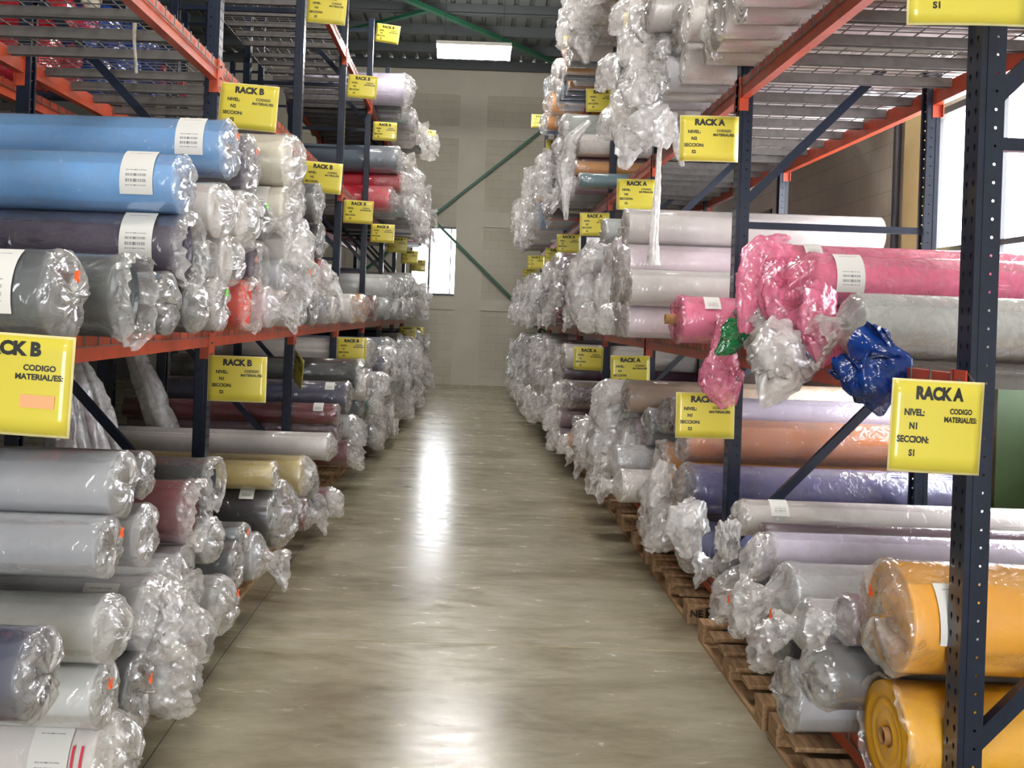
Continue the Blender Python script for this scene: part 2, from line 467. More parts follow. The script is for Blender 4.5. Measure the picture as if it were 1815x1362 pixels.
# roof: ribbed deck and purlins
prof = []; x = XL - 0.2
while x < XR + 0.2:
    prof += [(x, ZC), (x + 0.20, ZC), (x + 0.225, ZC + 0.05), (x + 0.275, ZC + 0.05)]; x += 0.3
n = len(prof)
rd = MB(); rd.add([(p[0], YFRONT - 0.2, p[1]) for p in prof] + [(p[0], YB + 0.2, p[1]) for p in prof], [(i, i + 1, n + i + 1, n + i) for i in range(n - 1)])
rd.box(XL - 0.2, XR + 0.3, YFRONT - 0.2, YB + 0.2, ZC + 0.06, ZC + 0.16)
struct(rd.obj('ceiling', DECKING))
y = YB - 0.12; i = 0
while y > 0:
    pm = MB().box(XL, XR, y - 0.03, y + 0.03, ZC - 0.22, ZC - 0.001).box(XL, XR, y - 0.09, y - 0.03, ZC - 0.22, ZC - 0.2)
    struct(pm.obj('trim_%d' % (6 + i), PURLIN)); y -= 1.35; i += 1
# green steel bracing under the roof and on the back wall
def brace(name, p, q, w, label):
    o = MB().bar(p, q, w, w * 0.6).obj(name, GREEN); return tag(o, label, 'brace', 'green steel bracing of the building')
yw = YB - 0.11
A = at_y(764, 386, yw)
def wp(u, v): a, b = at_y(u, v, yw); return (a, yw, b)
c0 = wp(764, 386)
e1 = wp(955, 236); e2 = wp(908, 530)
def ext(a, b, k): a, b = Vector(a), Vector(b); return tuple(a + (b - a) * k)
brace('cross_brace', c0, ext(c0, e1, 1.75), 0.10, 'green diagonal brace rising to the right across the back wall')
brace('cross_brace', c0, ext(c0, e2, 1.7), 0.10, 'green diagonal brace running down past the back window to the right')
brace('cross_brace', c0, ext(e1, c0, 1.75), 0.10, 'green brace going down to the left behind the left rack')
brace('cross_brace', c0, ext(e2, c0, 2.2), 0.10, 'green brace going up to the left behind the left rack')
def rp(u, v):
    a, b = ab(u, v); y = F * (ZC - 0.30 - EYE) / -b; return (a * y / F, y, ZC - 0.30)
brace('roof_brace', rp(665, -25), ext(rp(665, -25), rp(1000, 118), 1.0), 0.12, 'long green roof brace running behind the lit ceiling lamp')
brace('roof_brace', rp(760, 18), rp(610, 56), 0.10, 'short green roof brace meeting the long one above the left rack')

# ceiling lamps
def lamp(x, y, label, zc=None):
    z = 6.12
    r = thing('ceiling_lamp', label, 'lamp', (x, y, z), 0, 'ceiling lamps over the aisles')
    m = MB(); pr = [(-0.14, 0.10), (-0.13, 0.02), (-0.09, -0.08), (0.09, -0.08), (0.13, 0.02), (0.14, 0.10)]
    k = len(pr); h = 0.62
    m.add([(-h, p[0], p[1]) for p in pr] + [(h, p[0], p[1]) for p in pr], [(i, (i + 1) % k, k + (i + 1) % k, k + i) for i in range(k)] + [tuple(range(k - 1, -1, -1)), tuple(range(k, 2 * k))])
    m.obj('diffuser', TUBE, parent=r)
    MB().box(-0.64, 0.64, -0.15, 0.15, 0.101, 0.16).obj('housing', WHITE, parent=r)
    for s in (-0.5, 0.5):
        MB().tube([(s, 0, 0.16), (s, 0, ZC - z - 0.01)], 0.006, 6).obj('hanger', FRAME, parent=r)
    return r
lx, lz = at_y(840, 90, 16.4)
lamp(lx, 16.4, 'long lit ceiling lamp hanging over the aisle near the back wall')
for i, y in enumerate((11.6, 7.0, 2.4, -2.2)):
    lamp(lx, y, 'lit ceiling lamp over the aisle, %s nearer than the far one' % ORD[i])

# ------------------------------------------------------------------ rack steel
def holed_plate(m, O, U, V, w, cols, pitch, nrow, hole, off=0.0, th=0.0025, nrm=(0, 0, 1)):
    """sheet strip of width w along U and nrow*pitch along V, a column of holes at each u in cols"""
    O, U, V, T = Vector(O), Vector(U), Vector(V), Vector(nrm) * th
    edges = [0.0]
    for i, c in enumerate(cols[:-1]): edges.append((c + cols[i + 1]) / 2)
    edges.append(w)
    for r in range(nrow):
        for i, c in enumerate(cols):
            u0, u1, v0, v1 = edges[i], edges[i + 1], r * pitch, (r + 1) * pitch
            hv = v0 + pitch / 2 + off
            outer = [(u1, hv), (u1, v1), (c, v1), (u0, v1), (u0, hv), (u0, v0), (c, v0), (u1, v0)]
            inner = [(c + h[0], hv + h[1]) for h in hole]
            vs = []
            for lay in (0, 1):
                for q in outer + inner: vs.append(O + U * q[0] + V * q[1] + T * lay)
            fs = []
            for k in range(8):
                a, b = k, (k + 1) % 8
                fs.append((a, b, 8 + b, 8 + a)); fs.append((16 + a, 16 + 8 + a, 16 + 8 + b, 16 + b)); fs.append((8 + a, 8 + b, 24 + b, 24 + a))
            m.add(vs, fs)


def octo(rx, rz, key=0.0):
    pts = []
    for k in range(8):
        a = 2 * PI * k / 8; x, z = rx * math.cos(a), rz * math.sin(a)
        if key and z < -0.002: x *= key; z *= 1.7
        pts.append((x, z))
    return pts


pm = MB(); PW, PD, PT = 0.076, 0.070, 0.0508; NR = int(POST_H / PT)
holed_plate(pm, (0, -PW / 2, 0.01), (0, 1, 0), (0, 0, 1), PW, [0.020, 0.056], PT, NR, octo(0.0065, 0.0085, 0.55), nrm=(1, 0, 0))
holed_plate(pm, (0, -PW / 2, 0.01), (1, 0, 0), (0, 0, 1), PD, [0.047], PT, NR, octo(0.0042, 0.0042), nrm=(0, 1, 0))
holed_plate(pm, (0, PW / 2 - 0.0025, 0.01), (1, 0, 0), (0, 0, 1), PD, [0.047], PT, NR, octo(0.0042, 0.0042), nrm=(0, 1, 0))
for sy in (-1, 1):
    y0 = sy * PW / 2
    pm.box(PD - 0.0025, PD, min(y0, y0 - sy * 0.018), max(y0, y0 - sy * 0.018), 0.01, 0.01 + NR * PT)
    pm.box(0.018, 0.024, min(y0, y0 - sy * -0.003), max(y0, y0 - sy * -0.003), 0.01, 0.01 + NR * PT)   # rolled ridge
POST = pm.mesh('post', BLUE)
fp = MB().box(-0.03, 0.10, -0.06, 0.06, 0.0, 0.009)
FOOT = fp.mesh('foot_plate', BLUE)


def frame(side, k, xf, name_row, braces=True):
    r = thing('upright_frame', 'navy blue upright frame, %s from the camera in the %s' % (ORD[k - 1], name_row), 'rack frame', (side * xf, YP(k), 0), 0 if side > 0 else PI, 'navy upright frames of the racks')
    use('post', POST, r); use('post', POST, r, (DEPTH, 0, 0), PI)
    use('foot_plate', FOOT, r); use('foot_plate', FOOT, r, (DEPTH, 0, 0), PI)
    for z in (0.36, 2.18, 4.0, 5.3):
        MB().bar((0.05, 0, z), (DEPTH - 0.05, 0, z), 0.03, 0.036).obj('horizontal_brace', BLUE, parent=r)
    for z0, z1 in ((0.48, 1.5), (2.3, 3.3), (4.1, 5.1)):
        MB().bar((0.05, 0, z0), (DEPTH - 0.05, 0, z1), 0.03, 0.045).obj('diagonal_brace', BLUE, parent=r)
    if r.name == 'upright_frame' or True:
        m = MB()
    return r


bm_ = MB().box(0.0, 0.045, 0.0, BAY - PW - 0.002, -BH, -0.028).box(0.0, 0.028, 0.0, BAY - PW - 0.002, -0.028, 0.0)
BEAM = bm_.mesh('beam', ORANGE)
cm = MB().box(-0.007, -0.002, -0.066, 0.02, -0.165, 0.012).box(-0.007, 0.045, 0.0, 0.004, -0.165, 0.012)
for z in (-0.14, -0.08, -0.02): cm.tube([(-0.011, -0.036, z), (-0.006, -0.036, z)], 0.007, 8, 1)
CONN0 = cm.mesh('connector', ORANGE, FRAME)
cm = MB().box(-0.007, -0.002, -0.02, 0.066, -0.165, 0.012).box(-0.007, 0.045, -0.004, 0.0, -0.165, 0.012)
for z in (-0.14, -0.08, -0.02): cm.tube([(-0.011, 0.036, z), (-0.006, 0.036, z)], 0.007, 8, 1)
CONN1 = cm.mesh('connector', ORANGE, FRAME)


def beam(side, k, lev, row_label, x=None, rear=False):
    x = XF if x is None else x
    lab = 'orange %s beam of the %s %s shelf, %s bay' % ('rear' if rear else 'front', row_label, LEVEL[lev], ORD[k - 1])
    flip = (side > 0) == (not rear)        # local +x points into the rack
    y0 = YP(k) + PW / 2 + 0.001
    ln = BAY - PW - 0.002
    r = thing('load_beam', lab, 'beam', (side * x, y0 if flip else y0 + ln, TOP[lev]), 0 if flip else PI, 'orange load beams of the racks')
    use('beam', BEAM, r)
    use('connector', CONN0, r, (0, 0, 0)); use('connector', CONN1, r, (0, ln, 0))
    return r


dk = MB(); LD = BAY - PW - 0.03; WIRE = 0.0022
ny = int(LD / 0.062)
for i in range(ny + 1):
    y = i * LD / ny
    dk.bar((0.0, y, 0.004), (DEPTH, y, 0.004), WIRE * 2, WIRE * 2)
    if i % 2 == 0: dk.bar((-0.006, y, 0.006), (-0.006, y, -0.045), WIRE * 2, WIRE * 2)      # waterfall lip over the front beam
for i in range(11):
    x = -0.006 + i * (DEPTH + 0.006) / 10
    dk.bar((x, 0, 0.004 if i else -0.045), (x, LD, 0.004 if i else -0.045), WIRE * 2, WIRE * 2)
DECK = dk.mesh('wire_grid', ZINC)
CHAN = MB().box(0.046, DEPTH - 0.046, -0.022, 0.022, -0.026, -0.004).box(0.046, DEPTH - 0.046, -0.022, -0.019, -0.05, -0.026).box(0.046, DEPTH - 0.046, 0.019, 0.022, -0.05, -0.026).mesh('support_channel', ZINC)


def deck(side, k, lev, row_label, x=None):
    x = XF if x is None else x
    y0 = YP(k) + PW / 2 + 0.015
    r = thing('wire_deck', 'grey wire mesh deck of the %s %s shelf, %s bay' % (row_label, LEVEL[lev], ORD[k - 1]), 'shelf deck', (side * x, y0 if side > 0 else y0 + LD, TOP[lev]), 0 if side > 0 else PI, 'wire mesh decks of the racks')
    use('wire_grid', DECK, r)
    for i in range(7): use('support_channel', CHAN, r, (0, (i + 0.5) * LD / 7, 0))
    return r


for side in (-1, 1):
    nm = SIDE[side] + ' rack'
    for k in range(1, 9): frame(side, k, XF, nm)
    for k in range(1, 8):
        for lev in (1, 2, 3, 4):
            if lev == 1 and (side < 0 or k > 3): continue
            beam(side, k, lev, nm)
            if k <= 4 and lev in (2, 3): beam(side, k, lev, nm, XF + DEPTH, True)
            elif lev in (3, 4) and k > 4 and side < 0: beam(side, k, lev, nm, XF + DEPTH, True)
for k in (1, 2, 3, 4, 5): deck(-1, k, 3, 'left rack'); deck(1, k, 3, 'right rack')
for k in (1, 2, 3, 4): deck(-1, k, 2, 'left rack')
for k in (3, 4, 5, 6): deck(-1, k, 4, 'left rack')
for k in (1, 2, 3): deck(1, k, 2, 'right rack')
deck(1, 1, 1, 'right rack'); deck(1, 2, 1, 'right rack')
for k in (2, 3, 4): deck(1, k, 4, 'right rack')
# the rack standing back to back with the left one
XB = 2.80
for k in range(2, 8): frame(-1, k, XB, 'rear rack behind the left one')
for k in range(1, 7):
    for lev in (2, 3):
        if k > 1: beam(-1, k, lev, 'rear left rack', XB)
for k in range(2, 7): deck(-1, k, 3, 'rear left rack', XB)

# ------------------------------------------------------------------ rolls: shape
def nz(p, f, s): return noise.noise((p[0] * f + s, p[1] * f - s * 0.7, p[2] * f + s * 0.3))


STYLES = {   # (x / r, radius / r, crumple) ; negative x sticks out of the roll towards the aisle
    'flat': [(0.5, 1.02, .06), (0.18, 1.03, .15), (0, 1.05, .4), (-.12, 1.02, .7), (-.22, .82, .9), (-.25, .55, 1), (-.22, .28, 1), (-.16, .04, 1)],
    'pillow': [(0.5, 1.02, .06), (0.15, 1.04, .2), (0, 1.05, .4), (-.3, .95, .75), (-.5, .7, .9), (-.6, .4, 1), (-.58, .05, 1)],
    'bag': [(0.5, 1.02, .08), (0.2, 1.05, .2), (0, 1.07, .45), (-.35, 1.06, .75), (-.75, .98, 1), (-1.1, .82, 1), (-1.2, .7, 1)],
    'tuft': [(0.4, 1.02, .08), (0.1, 1.05, .3), (-.1, .98, .6), (-.35, .6, .9), (-.55, .34, 1), (-.8, .45, 1), (-1.15, .75, 1), (-1.3, .85, 1)],
    'edge': [(0.5, 1.02, .06), (0.15, 1.03, .2), (0, 1.05, .4), (-.1, 1.06, .6)],
    'open': [(0.5, 1.02, .06), (0.15, 1.04, .2), (0, 1.08, .5), (-.2, 1.12, .7), (-.45, 1.1, 1)],
}


def film_mesh(r, ln, style, seed, nu, nv, tint, alpha, reach):
    st = [(x * r, q * r, c) for x, q, c in STYLES[style]]
    body = min(ln, reach)
    st = [(body, r * 1.006, 0.0), (max(body * 0.6, st[0][0] + 0.02), r * 1.006, 0.02)] + st
    # arc length resample, most rings in the crumpled end
    wt = [0.0]
    for a, b in zip(st, st[1:]):
        d = math.hypot(a[0] - b[0], a[1] - b[1]) * (0.18 + 2.2 * (a[2] + b[2]) / 2) + 0.004
        wt.append(wt[-1] + d)
    rng = random.Random(seed); s = seed * 1.37 % 91
    droop = rng.uniform(0.1, 0.45) if style in ('bag', 'tuft', 'open') else 0.03
    sway = rng.uniform(-0.35, 0.35); sq = rng.uniform(0.75, 1.05); pl = rng.randint(5, 9); ph = rng.uniform(0, 6)
    vs, tint_l = [], []
    for j in range(nv + 1):
        w = wt[-1] * j / nv; i = 0
        while i < len(wt) - 2 and wt[i + 1] < w: i += 1
        f = (w - wt[i]) / max(1e-6, wt[i + 1] - wt[i]); a, b = st[i], st[i + 1]
        x = a[0] + (b[0] - a[0]) * f; q = a[1] + (b[1] - a[1]) * f; c = a[2] + (b[2] - a[2]) * f
        out = max(0.0, -x) / r
        for k in range(nu):
            th = 2 * PI * k / nu
            n1 = nz((math.cos(th) * 1.6, math.sin(th) * 1.6, x / r * 1.1), 1.0, s)
            n2 = nz((math.cos(th) * 3.7, math.sin(th) * 3.7, x / r * 3.2), 1.0, s + 11)
            n3 = nz((math.cos(th) * 8.5, math.sin(th) * 8.5, x / r * 7.0), 1.0, s + 23)
            fold = 1 - 2 * abs(n2)
            rad = q * (1 + c * (0.16 * n1 + 0.11 * (fold - 0.5) + 0.12 * n3 + 0.06 * math.sin(pl * th + ph) * min(1, out * 2)) + 0.004 * n1)
            px = x + r * c * (0.22 * n1 + 0.16 * n2 + 0.13 * n3) * (1 if style in ('flat', 'pillow') else 0.8)
            py = rad * math.cos(th); pz = rad * math.sin(th)
            py = py * (1 + (sq - 1) * min(1, out)) + sway * r * out * 0.6
            pz -= droop * r * out ** 1.4
            vs.append((px, py, pz))
            tint_l.append((*tint, min(1.0, alpha + (max(alpha, 0.34 + 0.9 * min(0.14, alpha)) - alpha) * c + 0.2 * c * n1)))
    fs = [(j * nu + k, j * nu + (k + 1) % nu, (j + 1) * nu + (k + 1) % nu, (j + 1) * nu + k) for j in range(nv) for k in range(nu)]
    return vs, fs, tint_l


def fabric_mesh(r, ln, seed, nu, detail):
    s = seed * 0.73 % 57
    rc = min(0.03, r * 0.3); st = []
    nx = 10 if detail else 3
    for i in range(nx + 1): st.append((ln * (1 - i / nx), r, 0.5))
    if detail: st.insert(-1, (0.012, r, 0.5)); st[-1] = (0.0, r * 0.975, 0.5)
    m = 9 if detail else 2
    for i in range(1, m + 1): st.append((0.006 * math.sin(i * 2.4) + 0.004 * (i % 2), r * 0.97 + (rc - r * 0.97) * i / m, 0.3))
    st += [(0.12, rc * 0.98, 0), (0.12, 0.001, 0)]
    vs = []
    for x, q, c in st:
        for k in range(nu):
            th = 2 * PI * k / nu
            d = 1 + 0.03 * c * nz((math.cos(th), math.sin(th), x * 2.2), 1.3, s) + (0.012 * c * nz((math.cos(th) * 3, math.sin(th) * 3, x * 7), 1.0, s + 5) if detail else 0)
            vs.append((x, q * d * math.cos(th), q * d * math.sin(th)))
    n = len(st)
    fs = [(j * nu + k, j * nu + (k + 1) % nu, (j + 1) * nu + (k + 1) % nu, (j + 1) * nu + k) for j in range(n - 1) for k in range(nu)]
    fs.append(tuple(range(nu - 1, -1, -1)))
    return vs, fs


def crumple_tube(pts, rad, seed, tint, alpha, nu=26, nv=22, flat=0.6, amp=0.35):
    """loose sheet of plastic gathered round a line of points"""
    pts = [Vector(p) for p in pts]; vs, tl = [], []; s = seed * 1.9 % 83
    nseg = len(pts) - 1
    for j in range(nv + 1):
        w = j / nv * nseg; i = min(int(w), nseg - 1); f = w - i
        p = pts[i].lerp(pts[i + 1], f); q = rad[i] + (rad[i + 1] - rad[i]) * f
        d = (pts[i + 1] - pts[i]).normalized(); up = Vector((0, 1, 0)) if abs(d.y) < 0.9 else Vector((1, 0, 0))
        a = d.cross(up).normalized(); b = d.cross(a).normalized()
        for k in range(nu):
            th = 2 * PI * k / nu
            c = (math.cos(th), math.sin(th), w * 0.9)
            n1, n2, n3 = nz(c, 1.3, s), nz(c, 3.1, s + 9), nz(c, 7.0, s + 17)
            g = q * (1 + amp * (0.8 * n1 + 0.7 * (0.5 - 2 * abs(n2)) + 0.45 * n3 + 0.75 * (0.5 - abs(math.sin(2.5 * th + 2.2 * n1 + s)))))
            o = a * (g * math.cos(th)) + b * (g * flat * math.sin(th)) + d * (q * 0.5 * n2)
            vs.append(p + o); tl.append((*tint, min(1, max(0.05, alpha * (1 + 0.5 * n1)))))
    fs = [(j * nu + k, j * nu + (k + 1) % nu, (j + 1) * nu + (k + 1) % nu, (j + 1) * nu + k) for j in range(nv) for k in range(nu)]
    return vs, fs, tl


# ------------------------------------------------------------------ rolls: colours
C = {k: srgb(*v) for k, v in dict(
    light_blue=(104, 160, 214), dark_purple=(66, 54, 84), dark_grey=(84, 92, 96), charcoal=(58, 64, 70), black=(36, 38, 44),
    white=(226, 220, 214), cream_white=(224, 218, 200), pale_grey=(196, 196, 198), light_grey=(172, 174, 178), pale_mint=(200, 202, 199),
    navy=(48, 56, 92), maroon=(124, 28, 42), orange_red=(236, 62, 34), gold=(196, 176, 110), mauve=(128, 98, 108), dark_green=(38, 50, 46),
    slate=(92, 104, 116), silver=(176, 184, 180), amber=(214, 140, 40), yellow=(255, 172, 6), orange=(206, 120, 56), royal_blue=(52, 50, 132),
    periwinkle=(84, 98, 168), beige=(190, 160, 128), lavender=(206, 198, 220), pinkish_white=(232, 214, 222), green=(22, 118, 66),
    pink=(238, 150, 178), red=(196, 36, 52), blue=(24, 84, 170), teal=(60, 110, 120), plum=(96, 52, 76), sky=(120, 164, 214), foil=(176, 180, 176)).items()}
for _k in ('dark_grey', 'charcoal', 'black', 'navy', 'dark_purple', 'royal_blue', 'maroon', 'plum', 'dark_green', 'periwinkle', 'orange'):
    C[_k] = tuple(c * 0.68 for c in C[_k])
CLEAR = (0.92, 0.90, 0.87)
PINKF, BLUEF, REDF, GREENF = srgb(248, 138, 172), srgb(20, 70, 160), srgb(214, 40, 70), srgb(24, 140, 76)

ROLLS = []      # dicts


def put(side, lev, key, u, v, rpx, x=None, y=None, style=None, film=CLEAR, alpha=0.07, ln=1.62, opts='', label=None, tails=None, r=None, move=True, fshow=True):
    if y is None:
        yy, zz = at_x(u, v, side * (1.05 if x is None else x)); xe = 1.05 if x is None else x
    else:
        xx, zz = at_y(u, v, y); yy = y; xe = abs(xx)
    r = 0.97 * rpx * yy / F if r is None else r
    ROLLS.append(dict(side=side, lev=lev, key=key, y=yy, z=zz, r=r, xe=xe, style=style, film=film, alpha=alpha, ln=ln, opts=opts, label=label, tails=tails, move=move, hand=True))


# ---- left rack, middle shelf
for a in (
    ('dark_grey', 110, 500, 82, 'flat', 'ol', 'nearest dark grey roll at the left edge with orange dot on its end'),
    ('dark_grey', 222, 527, 74, 'open', '', 'second dark grey roll on the left beam, its wrap gaping open'),
    ('charcoal', 293, 522, 56, 'flat', 'L', 'charcoal roll with white paper strip beside two dark grey rolls'),
    ('charcoal', 340, 532, 46, 'pillow', '', None),
    ('light_blue', 405, 240, 52, 'flat', 'olc', 'upper light blue roll topping the near left stack'),
    ('light_blue', 325, 300, 54, 'flat', 'l', 'lower light blue roll with large white barcode label'),
    ('dark_purple', 325, 408, 60, 'open', 'l', 'long dark purple roll under the two light blue rolls'),
    ('white', 385, 348, 50, 'pillow', 'L', 'white roll with pinkish crumpled end under the upper light blue roll'),
    ('white', 430, 356, 48, 'pillow', 'g', 'white wrapped roll with green dot on its end'),
    ('dark_purple', 440, 278, 55, 'flat', 'o', 'dark purple roll end standing behind the upper light blue roll'),
    ('dark_grey', 362, 440, 38, 'open', '', 'dark grey roll hanging behind the long purple roll'),
    ('white', 402, 440, 46, 'pillow', '', None),
    ('white', 388, 532, 48, 'flat', 'g', 'white roll with faint green dot beside the orange red one'),
    ('orange_red', 436, 527, 45, 'open', '', 'bright orange red roll with split wrap on the left beam'),
    ('dark_purple', 452, 455, 40, 'open', 'o', 'dark purple roll above the orange red roll'),
    ('cream_white', 498, 272, 50, 'pillow', '', 'big cream white roll hanging under the second left sign'),
    ('cream_white', 500, 342, 42, 'pillow', 'l', 'cream white roll with printed barcode label, under the big cream roll'),
    ('charcoal', 470, 372, 34, 'tuft', '', None),
    ('white', 528, 338, 38, 'flat', '', None),
    ('white', 512, 412, 40, 'bag', '', None),
    ('white', 535, 405, 36, 'flat', '', None),
    ('light_grey', 498, 478, 38, 'tuft', 'o', None),
    ('white', 528, 478, 36, 'bag', '', None),
    ('charcoal', 562, 345, 36, 'flat', '', 'grey roll with pale crumpled end beneath the third left sign'),
    ('black', 566, 412, 33, 'flat', 'M', 'black roll with small white printed mark at the stack edge'),
    ('red', 568, 468, 26, 'pillow', '', 'white wrapped roll with a red streak beside the black roll'),
    ('pinkish_white', 478, 546, 38, 'tuft', '', None),
    ('white', 508, 548, 34, 'flat', '', None),
    ('white', 530, 547, 33, 'flat', '', None),
    ('dark_grey', 553, 548, 33, 'flat', '', None),
    ('light_grey', 577, 546, 30, 'flat', '', None),
    ('white', 599, 545, 28, 'flat', '', None),
    ('white', 622, 546, 26, 'pillow', '', None),
    ('amber', 641, 545, 25, 'pillow', '', 'roll with an amber band on the left beam'),
    ('maroon', 664, 543, 23, 'flat', '', 'dark red roll at the far end of the left beam'),
):
    put(-1, 2, *a[:4], style=a[4], opts=a[5], label=a[6])
# ---- left rack, bottom shelf
for a in (
    ('light_grey', 215, 828, 60, 'flat', '', 'light grey roll on top of the near left floor stack'),
    ('light_grey', 183, 936, 57, 'flat', 'o', 'second light grey roll from the top with orange dot, left stack'),
    ('pale_grey', 262, 1062, 66, 'bag', 'l', 'pale grey roll with hanging white barcode label, lower left'),
    ('pale_mint', 178, 1130, 62, 'pillow', '', 'pale grey green roll beside the navy one, lower left'),
    ('navy', 66, 1152, 82, 'flat', '', 'shiny navy roll at the lower left edge'),
    ('pale_mint', 165, 1248, 60, 'flat', 'o', 'pale mint roll above the white corner roll, lower left'),
    ('white', 148, 1328, 86, 'pillow', 'lt', 'white roll in the bottom left corner with red tape'),
    ('charcoal', 240, 1198, 70, 'flat', 'ol', 'shiny charcoal roll with orange dot, lower left stack'),
    ('light_grey', 284, 1172, 58, 'bag', '', None),
    ('pale_grey', 256, 916, 56, 'flat', '', None),
    ('charcoal', 256, 808, 42, 'flat', '', None),
    ('maroon', 335, 880, 56, 'open', '', 'shiny dark red roll in the near left floor stack'),
    ('charcoal', 372, 828, 42, 'open', '', 'charcoal roll with flared wrap above the dark red one'),
    ('pale_grey', 326, 985, 46, 'flat', '', None),
    ('pale_mint', 296, 1005, 44, 'tuft', '', None),
    ('light_grey', 322, 1090, 48, 'bag', '', None),
    ('light_grey', 370, 932, 42, 'pillow', '', None),
    ('pale_mint', 386, 1048, 52, 'pillow', 'o', 'pale mint roll with orange dot overhanging the aisle'),
    ('charcoal', 416, 980, 42, 'flat', '', None),
    ('light_grey', 455, 966, 42, 'tuft', '', None),
    ('dark_grey', 432, 934, 30, 'flat', 'oL', None),
    ('black', 490, 886, 60, 'pillow', 'L', 'black roll with white label jutting from the left floor stack'),
    ('gold', 486, 832, 26, 'flat', '', 'small gold beige roll behind the black roll'),
    ('gold', 536, 827, 36, 'pillow', '', 'large gold beige patterned roll in the left floor stack'),
    ('maroon', 543, 896, 30, 'tuft', '', None),
    ('slate', 556, 842, 27, 'flat', '', None),
    ('white', 582, 778, 25, 'pillow', '', 'long white roll low behind the third left post'),
    ('mauve', 600, 746, 24, 'flat', 'L', 'mauve grey roll above the long white roll'),
    ('maroon', 596, 726, 19, 'flat', 'L', None),
    ('navy', 616, 692, 28, 'flat', 'L', 'long shiny navy roll behind the third left post'),
    ('dark_green', 632, 652, 27, 'open', '', 'dark green roll above the long navy roll'),
    ('slate', 640, 705, 24, 'flat', '', None),
    ('light_grey', 655, 665, 22, 'flat', '', None),
    ('pale_mint', 622, 748, 24, 'bag', '', None),
    ('maroon', 618, 790, 24, 'bag', '', None),
    ('slate', 650, 725, 22, 'tuft', '', None),
):
    put(-1, 1, *a[:4], style=a[4], opts=a[5], label=a[6], ln=1.7)
put(-1, 1, 'white', 652, 608, 27, y=10.35, style='pillow', label='thick white roll just under the left beam', ln=1.7)
# ---- right rack, middle shelf
put(1, 2, 'foil', 1512, 590, 57, x=1.44, style='tuft', alpha=0.3, label='thick silvery stretch-wrapped roll lying behind the nearest right post', ln=1.5)
put(1, 2, 'pink', 1432, 512, 46, x=1.42, style='bag', film=PINKF, alpha=0.5, opts='l', label='lower bright pink plastic roll with white barcode tag', ln=1.5)
put(1, 2, 'pink', 1378, 448, 38, x=1.42, style='bag', film=PINKF, alpha=0.5, opts='L', label='upper bright pink plastic roll, topmost on the right middle shelf', ln=1.5)
put(1, 2, 'pink', 1205, 566, 42, y=4.88, style='flat', film=PINKF, alpha=0.3, opts='cL', label='pink wrapped roll with brown cardboard core sticking out', ln=1.5)
put(1, 2, 'pale_grey', 1385, 585, 45, y=4.05, style='bag', alpha=0.3, label='clear bagged roll hanging between pink and silvery rolls', ln=1.4)
put(1, 2, 'green', 1315, 575, 36, y=4.5, style='pillow', film=GREENF, alpha=0.5, label='roll with green plastic end between the pink rolls', ln=1.4)
put(1, 2, 'blue', 1470, 612, 30, y=3.98, style='pillow', film=BLUEF, alpha=0.6, label='roll with blue plastic end under the silvery roll', ln=1.3, r=0.05)
for i, (u, v, y) in enumerate(((1112, 572, 5.8), (1112, 512, 5.8), (1114, 455, 5.85), (1112, 398, 5.9), (1098, 570, 6.35), (1094, 512, 6.35), (1096, 455, 6.4))):
    put(1, 2, 'white' if i % 2 else 'pinkish_white', u, v, 33, y=y, style='flat' if i != 2 else 'pillow', alpha=0.12, ln=1.55,
        label=None)
for a in (('white', 1088, 440, 25, 'pillow'), ('pale_grey', 1052, 448, 27, 'bag'), ('white', 1062, 500, 27, 'flat'), ('pale_mint', 1034, 512, 24, 'pillow'),
          ('white', 1090, 505, 27, 'flat'), ('pale_mint', 1092, 560, 28, 'bag'), ('pale_grey', 1058, 560, 27, 'bag'), ('pale_mint', 1030, 562, 24, 'tuft'), ('silver', 1074, 395, 23, 'flat')):
    put(1, 2, *a[:4], style=a[4], alpha=0.2)
# ---- right rack, bottom shelf
put(1, 1, 'yellow', 1590, 1100, 100, x=1.30, style='flat', alpha=0.04, opts='ol', label='upper bright yellow roll behind the nearest right post', ln=1.5)
put(1, 1, 'yellow', 1560, 1278, 96, x=1.30, style='edge', alpha=0.03, opts='c', label='lower bright yellow roll with open end in the bottom right corner', ln=1.5)
for a in (
    ('light_grey', 1398, 1034, 62, 1.2, 'tuft', '', 'big light grey roll lying left of the upper yellow roll'),
    ('lavender', 1362, 952, 38, 1.25, 'bag', '', 'lavender white roll above the big light grey roll'),
    ('plum', 1352, 918, 15, 1.25, 'flat', '', 'thin plum roll squeezed between two pale rolls'),
    ('white', 1318, 893, 32, 1.25, 'pillow', 'L', 'white roll with tag, topmost of the near right floor stack'),
    ('light_grey', 1402, 1212, 60, 1.15, 'flat', '', 'crumpled grey film roll end low beside the wooden pallet'),
    ('charcoal', 1492, 1222, 62, 1.2, 'pillow', '', 'charcoal roll in crumpled clear film left of the lower yellow roll'),
    ('pale_grey', 1452, 1118, 50, 1.2, 'tuft', 'o', 'clear crumpled roll with orange dot under the big light grey roll'),
    ('mauve', 1525, 1120, 48, 1.26, 'tuft', '', None),
    ('slate', 1383, 1112, 46, 1.24, 'bag', '', None),
    ('maroon', 1342, 1058, 40, 1.28, 'bag', 'o', None),
    ('charcoal', 1312, 1026, 42, 1.3, 'bag', '', None),
    ('black', 1282, 985, 38, 1.28, 'tuft', '', None),
):
    put(1, 1, *a[:4], x=a[4], style=a[5], opts=a[6], label=a[7], alpha=0.14)
